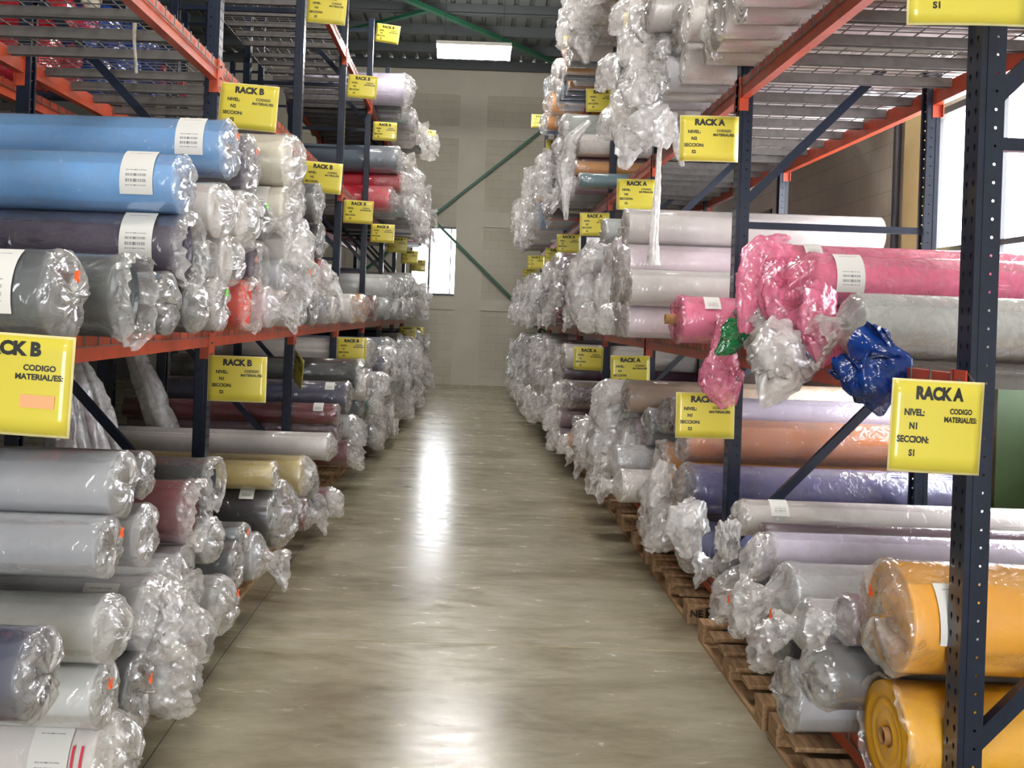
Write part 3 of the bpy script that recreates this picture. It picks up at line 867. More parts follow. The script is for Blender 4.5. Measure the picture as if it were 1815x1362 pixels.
for a in (
    ('royal_blue', 1222, 848, 45, 5.42, 'pillow', '', 'shiny royal blue roll behind the second right post'),
    ('orange', 1212, 762, 40, 5.72, 'flat', '', 'brownish orange roll on top of the royal blue one'),
    ('periwinkle', 1228, 962, 46, 5.36, 'pillow', 'L', 'periwinkle blue roll at the bottom beside the second right post'),
    ('navy', 1196, 910, 40, 5.75, 'bag', '', None),
    ('amber', 1186, 855, 34, 5.9, 'flat', 'o', 'amber roll end in clear film left of the royal blue roll'),
    ('amber', 1180, 800, 34, 6.15, 'open', '', 'amber roll end just below the second right sign'),
    ('maroon', 1175, 930, 34, 6.05, 'bag', '', None),
    ('amber', 1168, 905, 30, 6.2, 'bag', '', None),
    ('lavender', 1200, 712, 28, 5.95, 'flat', '', 'lavender roll lying on the brownish orange roll'),
    ('charcoal', 1185, 722, 32, 6.35, 'pillow', '', None),
    ('charcoal', 1146, 868, 30, 6.75, 'flat', '', 'charcoal roll end low between clear film bundles'),
    ('slate', 1150, 760, 34, 6.75, 'flat', '', None),
    ('white', 1142, 815, 32, 6.9, 'pillow', 'L', None),
    ('beige', 1112, 688, 30, 7.0, 'flat', '', 'beige roll lying beneath the right beam'),
    ('pinkish_white', 1122, 740, 28, 7.15, 'bag', '', None),
):
    put(1, 1, *a[:4], y=a[4], style=a[5], opts=a[6], label=a[7], alpha=0.14, ln=1.6)
for a in (('pale_grey', 1090, 790, 30, 'tuft'), ('white', 1100, 845, 30, 'tuft'), ('pale_mint', 1078, 735, 28, 'tuft'), ('pale_grey', 1060, 780, 27, 'bag'), ('white', 1072, 830, 27, 'bag'),
          ('cream_white', 1045, 755, 25, 'bag'), ('pale_grey', 1050, 805, 25, 'tuft'), ('white', 1032, 790, 22, 'tuft'), ('amber', 1008, 775, 18, 'bag'), ('plum', 1012, 690, 24, 'flat'),
          ('mauve', 990, 660, 20, 'bag'), ('dark_green', 1020, 745, 20, 'flat'), ('plum', 985, 715, 20, 'bag'), ('white', 1078, 690, 24, 'bag')):
    put(1, 1, *a[:4], style=a[4], alpha=0.25)
# ---- right rack, upper shelf, third bay
for a in (('green', 1012, 208, 13, 'flat'), ('orange', 1012, 242, 17, 'tuft'), ('maroon', 1018, 277, 13, 'flat'), ('amber', 1022, 303, 14, 'flat'), ('mauve', 1020, 340, 17, 'bag'), ('teal', 1026, 372, 14, 'flat')):
    put(1, 3, *a[:4], style=a[4], alpha=0.15, y=None)

# settle: push overlapping rolls apart, keep them between the posts and on their shelf
def settle(group, base, top):
    def lim(o):
        o['z'] = min(max(o['z'], base + o['r'] + 0.004), max(base + o['r'] + 0.004, top - o['r']))
        for k in range(1, 10):
            d = o['y'] - YP(k); g = 0.045 + o['r']
            if abs(d) < g: o['y'] = YP(k) + (g if d > 0 else -g)
    for it in range(160):
        for o in group: lim(o)
        for i, a in enumerate(group):
            for b in group[i + 1:]:
                dy, dz = b['y'] - a['y'], b['z'] - a['z']; d = math.hypot(dy, dz); need = (a['r'] + b['r']) * 1.0
                if 1e-6 < d < need:
                    k = (need - d) / d * 0.5
                    a['y'] -= dy * k; a['z'] -= dz * k * 0.8; b['y'] += dy * k; b['z'] += dz * k * 0.8
        if it % 4 == 0:
            for o in group: o['z'] -= 0.0015
    for o in group: lim(o)


BASE = lambda side, lev: (0.135 if lev == 1 and side < 0 else TOP[lev] + 0.012)
ROOF = lambda lev: (TOP[lev + 1] - 0.12 if lev < 4 else 6.0)
for side in (-1, 1):
    for lev in (1, 2, 3, 4):
        settle([o for o in ROLLS if o['side'] == side and o['lev'] == lev], BASE(side, lev), ROOF(lev))


def fill(side, lev, k, h, rr, pal, styles, seed, alpha=0.14, jit=0.10, nmax=40, y0=None, y1=None, xe=1.05, ln=1.55, opts=0.0):
    """drop rolls one after another into the bay until it is filled to height h"""
    rng = random.Random(seed)
    lo, hi = (YP(k) + 0.05 if y0 is None else y0), (YP(k + 1) - 0.05 if y1 is None else y1)
    base = BASE(side, lev); near = [o for o in ROLLS if o['side'] == side and o['lev'] == lev]
    for _ in range(nmax):
        r = rng.uniform(*rr); best = None
        for i in range(30):
            y = lo + r + (hi - lo - 2 * r) * i / 29; z = base + r + 0.006
            for o in near:
                d = abs(o['y'] - y); s = o['r'] + r
                if d < s: z = max(z, o['z'] + math.sqrt(s * s - d * d))
            if best is None or z + rng.uniform(0, .02) < best[1]: best = (y, z)
        y, z = best
        if z + r > base + h: break
        ky = rng.choice(pal)
        o = dict(side=side, lev=lev, key=ky, y=y, z=z, r=r, xe=xe + rng.uniform(-jit, jit), style=rng.choice(styles), film=CLEAR, alpha=alpha, ln=ln, opts='L' if rng.random() < opts else '', label=None, tails=None, hand=False)
        ROLLS.append(o); near.append(o)


P_CLEAR = ['white', 'white', 'pale_grey', 'pale_mint', 'cream_white', 'light_grey']
P_MIX = ['white', 'white', 'pale_grey', 'slate', 'charcoal', 'mauve', 'silver', 'maroon', 'navy', 'dark_grey']
P_LEFT = ['white', 'white', 'light_grey', 'pale_grey', 'slate', 'charcoal', 'white', 'red', 'teal', 'pale_mint']
P_COL = ['white', 'orange_red', 'plum', 'sky', 'black', 'slate', 'beige', 'pale_mint', 'white', 'pale_grey', 'lavender', 'charcoal']
CR_ = ['tuft', 'bag', 'flat', 'pillow']
MX_ = ['flat', 'pillow', 'bag', 'tuft']
# left
fill(-1, 1, 2, 0.36, (.085, .11), ['maroon', 'slate', 'pale_grey'], MX_, 10, y0=6.3, y1=7.5)
fill(-1, 1, 3, 0.95, (.10, .14), P_LEFT, MX_, 11, y0=8.9)
fill(-1, 1, 4, 1.22, (0.110, 0.160), ['white', 'slate', 'red', 'white', 'pale_mint', 'green', 'navy', 'light_grey'], CR_, 12)
fill(-1, 1, 5, 1.25, (0.153, 0.212), P_LEFT, CR_, 13)
fill(-1, 1, 6, 1.25, (0.153, 0.224), ['silver', 'silver', 'dark_grey', 'silver', 'navy'], MX_, 14)
fill(-1, 1, 7, 1.28, (0.165, 0.236), ['silver', 'navy', 'white', 'dark_grey'], MX_, 15)
fill(-1, 2, 5, 0.75, (0.130, 0.177), ['silver', 'silver', 'pale_mint', 'silver'], ['flat', 'pillow'], 16, alpha=0.15)
fill(-1, 2, 6, 0.85, (0.142, 0.201), P_CLEAR, CR_, 17)
fill(-1, 2, 7, 0.7, (0.153, 0.224), P_MIX, CR_, 18)
fill(-1, 3, 5, 1.1, (0.130, 0.189), ['silver', 'slate', 'white', 'dark_grey', 'red', 'silver'], MX_, 19)
fill(-1, 3, 6, 1.2, (0.153, 0.212), P_LEFT, CR_, 20)
fill(-1, 3, 7, 1.2, (0.165, 0.224), P_LEFT, CR_, 21)
fill(-1, 4, 5, 0.62, (0.153, 0.212), ['white', 'charcoal', 'lavender', 'silver'], ['flat', 'pillow'], 22)
fill(-1, 4, 6, 0.45, (0.165, 0.224), ['teal', 'white', 'charcoal'], MX_, 23)
# right
fill(1, 1, 4, 1.22, (0.110, 0.160), ['white', 'plum', 'mauve', 'pale_grey', 'white', 'plum'], CR_, 31)
fill(1, 1, 5, 1.22, (0.153, 0.212), ['white', 'mauve', 'pale_grey', 'pinkish_white'], CR_, 32)
fill(1, 1, 6, 1.25, (0.153, 0.212), P_CLEAR, ['tuft', 'bag'], 33)
fill(1, 1, 7, 1.25, (0.165, 0.224), ['white', 'pinkish_white', 'light_grey'], ['tuft', 'bag'], 34)
fill(1, 2, 4, 0.95, (0.110, 0.160), ['plum', 'maroon', 'charcoal', 'white', 'black', 'maroon'], MX_, 35)
fill(1, 2, 5, 0.95, (0.142, 0.201), ['charcoal', 'white', 'plum', 'navy', 'slate'], CR_, 36)
fill(1, 2, 6, 0.9, (0.153, 0.212), ['red', 'pinkish_white', 'white', 'pinkish_white'], ['tuft', 'bag'], 37)
fill(1, 2, 7, 0.9, (0.165, 0.224), ['pinkish_white', 'white'], ['tuft', 'bag'], 38)
fill(1, 3, 1, 0.60, (0.075, 0.125), ['white', 'white', 'cream_white', 'white'], ['edge', 'flat', 'edge'], 39, alpha=0.06, y0=3.25, xe=1.12, ln=1.5)
fill(1, 3, 2, 0.95, (0.085, 0.140), ['white', 'white', 'pale_grey'], ['edge', 'bag', 'edge', 'flat', 'bag'], 40, alpha=0.1, xe=1.08, ln=1.5)
fill(1, 3, 4, 1.0, (0.120, 0.170), ['silver', 'white', 'plum', 'navy', 'slate', 'white'], CR_, 42)
fill(1, 3, 5, 1.15, (0.153, 0.212), P_COL, ['flat', 'edge', 'pillow', 'tuft'], 43)
fill(1, 3, 6, 1.15, (0.153, 0.212), P_CLEAR, ['tuft', 'bag'], 44)
fill(1, 3, 7, 1.1, (0.165, 0.224), P_CLEAR, ['tuft', 'bag'], 45)
fill(1, 4, 3, 0.85, (0.130, 0.190), ['white', 'pale_mint', 'mauve', 'lavender', 'red'], ['bag', 'tuft'], 46, alpha=0.3)
fill(1, 4, 4, 0.6, (0.100, 0.140), ['white', 'orange_red', 'plum', 'amber', 'slate'], ['flat', 'edge', 'pillow'], 47)
fill(1, 4, 5, 0.9, (0.130, 0.189), ['orange_red', 'beige', 'black', 'sky', 'white', 'amber', 'plum'], ['flat', 'edge', 'pillow'], 48)

# ------------------------------------------------------------------ rolls: build
KEYN = lambda k: k.replace('_', ' ')
# rows and order for the labels
bins = {}
for o in ROLLS:
    o['bay'] = max(1, min(8, int((o['y'] - Y1) // BAY) + 1)); o['row'] = int((o['z'] - BASE(o['side'], o['lev'])) // 0.25)
    bins.setdefault((o['side'], o['lev'], o['bay'], o['row']), []).append(o)
for b in bins.values():
    for i, o in enumerate(sorted(b, key=lambda q: q['y'])): o['ord'] = i
ROLLS.sort(key=lambda o: -(o['r'] / o['y']) - (10 if o['hand'] else 0))
KEEP = 296


def label_patch(r, x0, w, ang, half, n=8, lift=0.012):
    vs, uv = [], []
    for i in range(n + 1):
        a = ang + half * (1 - 2 * i / n)
        for x, q in ((x0, 0), (x0 + w, 1)):
            vs.append((x, (r + lift) * math.cos(a), (r + lift) * math.sin(a))); uv.append((q, i / n))
    return vs, [(2 * i, 2 * i + 1, 2 * i + 3, 2 * i + 2) for i in range(n)], uv


def patch_obj(name, vs, fs, uv, mat, parent):
    me = bpy.data.meshes.new(name); me.from_pydata([tuple(v) for v in vs], [], fs); me.materials.append(mat)
    l = me.uv_layers.new(name='UVMap')
    for p in me.polygons:
        p.use_smooth = True
        for li in p.loop_indices: l.data[li].uv = uv[me.loops[li].vertex_index]
    return link(bpy.data.objects.new(name, me), parent)


def text_mesh(txt, size, bold=0.0, align='CENTER', line=1.0, bend=None):
    cu = bpy.data.curves.new('lettering', 'FONT'); cu.body = txt; cu.size = size; cu.align_x = align; cu.align_y = 'CENTER'
    cu.offset = bold * size; cu.space_line = line; cu.fill_mode = 'FRONT'; cu.resolution_u = 3
    o = bpy.data.objects.new('lettering', cu); COL.objects.link(o)
    dg = bpy.context.evaluated_depsgraph_get(); me = bpy.data.meshes.new_from_object(o.evaluated_get(dg))
    bpy.data.objects.remove(o); bpy.data.curves.remove(cu)
    me.materials.clear(); me.materials.append(INK)
    return me


STUFF = MB(); STUFF_T = []
STUFFF = MB(); STUFFF_T = []
for idx, o in enumerate(ROLLS):
    side, r, ln = o['side'], o['r'], o['ln']; rng = random.Random(idx * 17 + 3)
    px = r / o['y'] * F
    style = o['style'] or rng.choice(MX_)
    sh = rng.uniform(0.92, 1.1); col = tuple(min(0.9, c * sh) for c in C[o['key']])
    near = px > 34
    nu, nv = (64, 52) if px > 48 else (48, 40) if px > 30 else (30, 24) if px > 17 else (18, 14)
    rz = (0 if side > 0 else PI) + rng.uniform(-0.004, 0.004)
    fv, ff = fabric_mesh(r, ln, idx + 1, 40 if near else 24 if px > 17 else 14, near)
    wv, wf, wt = film_mesh(r, ln, style, idx + 5, nu, nv, o['film'], o['alpha'], ln if o['alpha'] > 0.28 or near or o['hand'] else 0.35)
    if idx >= KEEP:
        M = Matrix.Translation((side * o['xe'], o['y'], o['z'])) @ Matrix.Rotation(rz, 4, 'Z')
        STUFF.add([M @ Vector(v) for v in fv], ff, 0, True); STUFF_T += [(*col, 1)] * len(fv)
        STUFFF.add([M @ Vector(v) for v in wv], wf, 0, True); STUFFF_T += wt
        continue
    lab = o['label']
    nm = KEYN(o['key'])
    if not lab:
        where = '%s rack %s shelf, %s bay, %s row, %s along' % (SIDE[side], LEVEL[o['lev']], ORD[o['bay'] - 1], ORD[o['row']], ORD[o['ord']])
        lab = '%s film-wrapped roll, %s' % (nm, where)
    root = thing('fabric_roll', lab, 'fabric roll', (side * o['xe'], o['y'], o['z'] - r), rz, 'fabric rolls on the %s rack %s shelf' % (SIDE[side], LEVEL[o['lev']]))
    lift = lambda vs: [(v[0], v[1], v[2] + r) for v in vs]
    MB().add(lift(fv), ff, 0, True).obj('fabric', FABRIC, parent=root, tint=(*col, 1))
    wrap = MB().add(lift(wv), wf, 0, True).obj('plastic_wrap', FILM, parent=root, tint=wt)
    face = PI if side > 0 else 0.0                      # local direction of the side facing the camera
    up = 1 if side < 0 else -1
    op = o['opts']
    if 'l' in op or 'L' in op:
        big = 'l' in op
        w, hf = (0.115, 0.085 / r) if big else (0.08, 0.04 / r)
        ang = face + up * (0.35 if big else 0.8)
        vs, fs, uv = label_patch(r, 0.07 if big else 0.10, w, ang, up * hf)
        patch_obj('paper_label', lift(vs), fs, uv, LABEL, wrap)
    if 't' in op:
        for xt in (0.03, 0.055):
            vs, fs, uv = label_patch(r, xt, 0.007, face + up * 0.1, up * 0.07 / r)
            patch_obj('red_tape', lift(vs), fs, uv, TAPE, wrap)
    if 'M' in op:
        me = text_mesh('M', 0.07, 0.04)
        q = link(bpy.data.objects.new('printed_mark', me), root); me.materials.clear(); me.materials.append(WHITE)
        q.location = (0.16, (r + 0.02) * math.cos(face), r); q.rotation_euler = (PI / 2, 0.3, PI if side < 0 else 0)
    if 'o' in op or 'g' in op:
        rr, ty = 0.017, r * rng.uniform(-0.2, 0.35) * up
        xo = min([q[0] for q in wv if math.hypot(q[1] - ty, q[2] - 0.45 * r) < 0.22 * r] or [0.0]) - 0.004
        d = MB(); n = 14
        d.add([(xo, ty, r + r * 0.45)] + [(xo + 0.003 * math.sin(2 * k), ty + rr * math.cos(2 * PI * k / n), r * 1.45 + rr * math.sin(2 * PI * k / n)) for k in range(n)], [(0, 1 + (k + 1) % n, 1 + k) for k in range(n)])
        d.obj('price_dot', GDOT if 'g' in op else DOT, parent=wrap)['label'] = 'bright green dot' if 'g' in op else 'bright orange dot'
    if 'c' in op:
        xo = -0.075 if o['key'] == 'pink' else -0.012
        m = MB(); n = 20
        for x, q in ((0.1, .026), (xo, .026), (xo, .021), (0.1, .021)):
            m.v += [(x, q * math.cos(2 * PI * k / n), r + q * math.sin(2 * PI * k / n)) for k in range(n)]
        for j in range(3):
            for k in range(n):
                m.f.append((j * n + k, j * n + (k + 1) % n, (j + 1) * n + (k + 1) % n, (j + 1) * n + k)); m.m.append(0); m.s.append(True)
        m.obj('cardboard_core', CARD, parent=root)['label'] = 'brown cardboard core'
    o['root'] = root
if STUFF.v:
    s1 = STUFF.obj('distant_rolls', FABRIC, tint=STUFF_T); s1['kind'] = 'stuff'; s1['label'] = 'crowd of small distant wrapped fabric rolls filling the far shelves'; s1['category'] = 'fabric rolls'
    s2 = STUFFF.obj('plastic_wrap', FILM, parent=s1, tint=STUFFF_T)


def by(label):
    return next(o for o in ROLLS if o.get('label') == label)


# loose plastic tails of single rolls
def tail(label, pts, rad, tint, alpha, seed, flat=0.5, nu=40, nv=34, amp=0.26):
    o = by(label); M = o['root'].matrix_basis.inverted()
    q = []
    for (u, v, y) in pts:
        x, z = at_y(u, v, y); q.append(M @ Vector((x, y, z)))
    vs, fs, tl = crumple_tube(q, rad, seed, tint, alpha, nu, nv, flat, amp)
    return MB().add(vs, fs, 0, True).obj('loose_plastic', FILM, parent=o['root'], tint=tl)


PB = 'lower bright pink plastic roll with white barcode tag'
PA = 'upper bright pink plastic roll, topmost on the right middle shelf'
PS = 'pink wrapped roll with brown cardboard core sticking out'
CB = 'clear bagged roll hanging between pink and silvery rolls'
GB = 'roll with green plastic end between the pink rolls'
BB = 'roll with blue plastic end under the silvery roll'
tail(PA, [(1400, 440, 4.2), (1345, 450, 4.2), (1328, 500, 4.15), (1322, 590, 4.1)], [.06, .075, .06, .03], PINKF, 0.6, 3)
tail(PA, [(1395, 470, 4.15), (1380, 520, 4.05), (1395, 575, 4.0), (1400, 605, 4.0)], [.05, .085, .08, .03], PINKF, 0.6, 5)
tail(PB, [(1455, 510, 3.8), (1448, 560, 3.7), (1462, 610, 3.65), (1455, 650, 3.6)], [.06, .075, .085, .015], PINKF, 0.65, 8)
tail(PS, [(1290, 560, 4.5), (1285, 625, 4.35), (1275, 670, 4.3), (1290, 722, 4.3)], [.05, .06, .10, .035], PINKF, 0.5, 13)
tail(CB, [(1390, 580, 3.95), (1385, 640, 3.8), (1380, 670, 3.8), (1350, 722, 3.8)], [.07, .13, .10, .012], CLEAR, 0.6, 21)
tail(GB, [(1325, 575, 4.2), (1300, 590, 4.15), (1290, 612, 4.1), (1268, 628, 4.1)], [.04, .055, .045, .01], GREENF, 0.8, 25)
tail(BB, [(1520, 622, 3.3), (1545, 645, 3.1), (1556, 692, 3.05), (1560, 738, 3.05)], [.05, .135, .085, .008], BLUEF, 0.85, 31)
tail(BB, [(1452, 600, 3.9), (1444, 630, 3.8), (1438, 655, 3.8)], [.03, .03, .012], BLUEF, 0.85, 33)


def hanging(side, lev, pred, seed):
    pass


# long film curtains hanging over the right upper beam: each belongs to a roll behind it
def nearest(side, lev, y, z=None):
    return min((o for o in ROLLS if o['side'] == side and o['lev'] == lev and o.get('root')), key=lambda o: abs(o['y'] - y) + (abs(o['z'] - z) if z else 0))


def curtain(side, lev, pts, rad, seed, tint=CLEAR, alpha=0.5, flat=0.55):
    x0, z0 = at_y(pts[0][0], pts[0][1], pts[0][2])
    o = nearest(side, lev, pts[0][2], z0); M = o['root'].matrix_basis.inverted(); q = []
    for (u, v, y) in pts:
        x, z = at_y(u, v, y); q.append(M @ Vector((x, y, z)))
    vs, fs, tl = crumple_tube(q, rad, seed, tint, alpha, 34, 28, flat, 0.42)
    return MB().add(vs, fs, 0, True).obj('loose_plastic', FILM, parent=o['root'], tint=tl)


curtain(1, 3, [(1150, 70, 5.7), (1140, 40, 5.7), (1160, 10, 5.7)], [.05, .10, .06], 41, alpha=0.35)
curtain(1, 3, [(1170, 120, 5.5), (1140, 140, 5.45), (1140, 165, 5.4), (1155, 185, 5.4)], [.05, .12, .11, .03], 42, alpha=0.4)
curtain(1, 3, [(1180, 190, 5.5), (1140, 225, 5.5), (1115, 250, 5.6), (1105, 298, 5.7)], [.05, .10, .09, .03], 43, alpha=0.4)
curtain(1, 3, [(1190, 200, 5.35), (1178, 235, 5.3), (1172, 262, 5.3)], [.04, .07, .03], 44, alpha=0.4)
curtain(1, 3, [(1285, 20, 4.75), (1265, 60, 4.7), (1270, 105, 4.7)], [.03, .07, .02], 45, alpha=0.25)
curtain(1, 3, [(1170, 260, 5.35), (1165, 330, 5.3), (1160, 400, 5.3), (1158, 470, 5.3)], [.012, .016, .02, .03], 46, alpha=0.8, flat=0.8)
curtain(1, 3, [(1205, 235, 5.2), (1203, 270, 5.15), (1210, 295, 5.15)], [.025, .03, .008], 47)
curtain(1, 3, [(1045, 215, 8.6), (1012, 250, 8.6), (1000, 300, 8.7), (1003, 390, 8.8)], [.02, .06, .07, .02], 48, alpha=0.4)
curtain(1, 4, [(1050, -20, 9.3), (1035, 30, 9.2), (1032, 70, 9.2), (1040, 112, 9.2)], [.06, .13, .14, .04], 50, alpha=0.45)
curtain(1, 4, [(1025, -10, 9.8), (1012, 30, 9.8), (1020, 60, 9.8)], [.05, .11, .06], 51, alpha=0.45)
curtain(-1, 2, [(560, 480, 6.6), (580, 505, 6.5), (600, 520, 6.5), (607, 545, 6.5)], [.10, .09, .03, .006], 52)
curtain(-1, 2, [(500, 440, 5.6), (505, 480, 5.5), (520, 515, 5.5), (540, 540, 5.5)], [.08, .15, .13, .05], 53)
curtain(-1, 2, [(440, 400, 4.5), (430, 430, 4.4), (450, 440, 4.35)], [.06, .05, .01], 54)
curtain(-1, 2, [(490, 520, 5.2), (475, 545, 5.05), (450, 570, 4.95), (432, 582, 4.9)], [.05, .05, .04, .01], 55, tint=(0.9, 0.78, 0.74))
curtain(1, 1, [(1275, 940, 4.3), (1290, 955, 4.2), (1300, 970, 4.1)], [.03, .09, .05], 56)
curtain(1, 1, [(1105, 690, 7.2), (1085, 740, 7.2), (1080, 800, 7.2), (1085, 850, 7.2)], [.05, .15, .18, .08], 57)
curtain(1, 1, [(1075, 740, 7.8), (1050, 790, 7.8), (1045, 830, 7.8)], [.06, .16, .08], 58)
curtain(1, 1, [(1115, 770, 6.8), (1112, 830, 6.8), (1120, 870, 6.8)], [.06, .15, .07], 59)
curtain(1, 1, [(1180, 820, 5.9), (1170, 880, 5.85), (1175, 950, 5.8)], [.05, .12, .05], 60)
curtain(1, 1, [(1240, 890, 5.0), (1215, 930, 4.95), (1225, 985, 4.95)], [.05, .10, .05], 61)
curtain(1, 2, [(1060, 430, 8.3), (1035, 480, 8.4), (1040, 540, 8.4), (1050, 590, 8.4)], [.06, .15, .16, .06], 62)
curtain(1, 2, [(1095, 450, 7.4), (1075, 520, 7.4), (1080, 580, 7.4)], [.05, .11, .06], 63)

# ------------------------------------------------------------------ blue and red bagged rolls on the rear rack, leaning bundles
for i, (u, v, y, key, fc, rr) in enumerate(((40, 150, 6.0, 'red', REDF, .13), (78, 30, 6.3, 'red', REDF, .12), (120, 60, 6.6, 'blue', BLUEF, .17), (190, 55, 7.0, 'blue', BLUEF, .17),
                                           (150, 140, 6.9, 'blue', BLUEF, .16), (215, 128, 7.4, 'blue', BLUEF, .17), (252, 95, 7.9, 'blue', BLUEF, .16), (300, 140, 8.3, 'red', REDF, .12), (60, 95, 6.1, 'red', REDF, .11))):
    x, z = at_y(u, v, y)
    lab = ('%s plastic bagged roll seen through the left wire deck, %s from the left edge' % (key, ORD[i]))
    root = thing('fabric_roll', lab, 'fabric roll', (-XB + 0.1, y, max(TOP[3] + 0.01 if z > 2.8 else TOP[2], z - rr)), PI, 'bagged rolls on the rear left rack')
    fv, ff = fabric_mesh(rr, 1.3, i + 900, 24, False); wv, wf, wt = film_mesh(rr, 1.3, 'tuft', i + 905, 40, 30, fc, 0.6, 1.3)
    MB().add([(a, b, c + rr) for a, b, c in fv], ff, 0, True).obj('fabric', FABRIC, parent=root, tint=(*C[key], 1))
    MB().add([(a, b, c + rr) for a, b, c in wv], wf, 0, True).obj('plastic_wrap', FILM, parent=root, tint=wt)
for i, (u0, v0, u1, v1, y, q) in enumerate(((140, 640, 165, 760, 5.6, .10), (175, 640, 205, 745, 5.7, .09), (205, 640, 240, 730, 5.9, .09), (120, 650, 130, 770, 5.4, .09), (300, 640, 330, 720, 7.5, .1))):
    x0, z0 = at_y(u0, v0, y); x1, z1 = at_y(u1, v1, y)
    root = thing('wrapped_bundle', 'clear film bundle leaning behind the left rack posts, %s from the left' % ['second', 'third', 'fourth', 'first', 'fifth'][i], 'bundle', (x1, y, max(0.0, z1 - 0.6)), 0, 'leaning film bundles behind the left rack')
    d = Vector((x0 - x1, 0.0, z0 - z1)).normalized()
    ln = max(0.3, z1 - 0.05)
    pts = [Vector((x1, 0, 0)) - d * 0.0 + d * t - Vector((x1, 0, 0)) for t in (0.0, 0.35, 0.8, 1.25)]
    vs, fs, tl = crumple_tube(pts, [q, q * 1.1, q, q * 0.6], 70 + i, CLEAR, 0.55, 30, 26, 0.8, 0.25)
    MB().add(vs, fs, 0, True).obj('plastic_wrap', FILM, parent=root, tint=tl)
    vs, fs, tl = crumple_tube(pts, [q * .8, q * .85, q * .8, q * 0.4], 80 + i, C['mauve'], 1.0, 16, 8, 0.8, 0.1)
    MB().add(vs, fs, 0, True).obj('fabric', FABRIC, parent=root, tint=(*C['mauve' if i % 2 else 'pale_grey'], 1))
# film scraps hanging through the left upper deck
for i, (pts, rad) in enumerate((([(165, -12, 4.3), (163, 10, 4.3), (152, 32, 4.3)], [.05, .04, .006]), ([(240, 20, 4.5), (238, 70, 4.5), (242, 130, 4.5)], [.012, .008, .006]))):
    x, z = at_y(pts[0][0], pts[0][1], pts[0][2])
    root = thing('film_scrap', ['wide clear plastic scrap drooping through the left upper wire deck', 'thin plastic strip dangling from the left upper wire deck'][i], 'plastic scrap', (x, pts[0][2], z), 0)
    q = []
    for u, v, y in pts:
        a, b = at_y(u, v, y); q.append(Vector((a - x, 0, b - z)))
    vs, fs, tl = crumple_tube(q, rad, 90 + i, (0.8, 0.74, 0.62), 0.75, 16, 14, 0.5, 0.3)
    MB().add(vs, fs, 0, True).obj('plastic_film', FILM, parent=root, tint=tl)

# ------------------------------------------------------------------ pallets
BOARD = MB().box(0, 1.0, 0, 0.115, 0, 0.018).mesh('deck_board', WOOD)
BLOCK = MB().box(0, 0.10, 0, 0.10, 0, 0.075).mesh('block', WOOD)
STRING = MB().box(0, 0.10, 0, 1.1, 0, 0.016).mesh('bottom_board', WOOD)


def pallet(side, y, label, x=1.24):
    r = thing('wooden_pallet', label, 'pallet', (side * x, y if side > 0 else y + 1.1, 0), 0 if side > 0 else PI, 'wooden pallets under the racks')
    for i in range(3): use('bottom_board', STRING, r, (i * 0.45, 0, 0))
    for i in range(3):
        for j in range(3): use('block', BLOCK, r, (i * 0.45, j * 0.5, 0.016))
    for i in range(6): use('deck_board', BOARD, r, (0, i * 0.197, 0.091))
    return r


pr = pallet(1, 2.72, 'worn wooden pallet in the right foreground under the yellow rolls')
pallet(1, 3.9, 'wooden pallet under the right rack just before the second post')
p3 = pallet(1, 5.25, 'wooden pallet with dark stencil marks just beyond the second right post')
me = text_mesh('NE', 0.055, 0.02)
q = link(bpy.data.objects.new('stencil_mark', me), p3); q.location = (0.05, -0.002, 0.054); q.rotation_euler = (PI / 2, 0, 0)
for i, y in enumerate((6.5, 7.75, 9.1, 10.3, 11.6, 13.0, 14.4, 16.0, 17.6)):
    pallet(1, y, 'wooden pallet under the right floor rolls, %s beyond the stencilled one' % ORD[i])
for i, y in enumerate((2.3, 3.5, 5.2, 6.4, 7.7, 8.9, 10.2, 11.6, 13.0, 14.4, 15.9, 17.5)):
    pallet(-1, y, 'wooden pallet under the left floor rolls, %s from the camera' % ORD[i])

# ------------------------------------------------------------------ signs
SW, SH = 0.305, 0.238
def bend(x, z, k): return k * (x * x * 0.55 - 0.004) - 0.02 * k * z


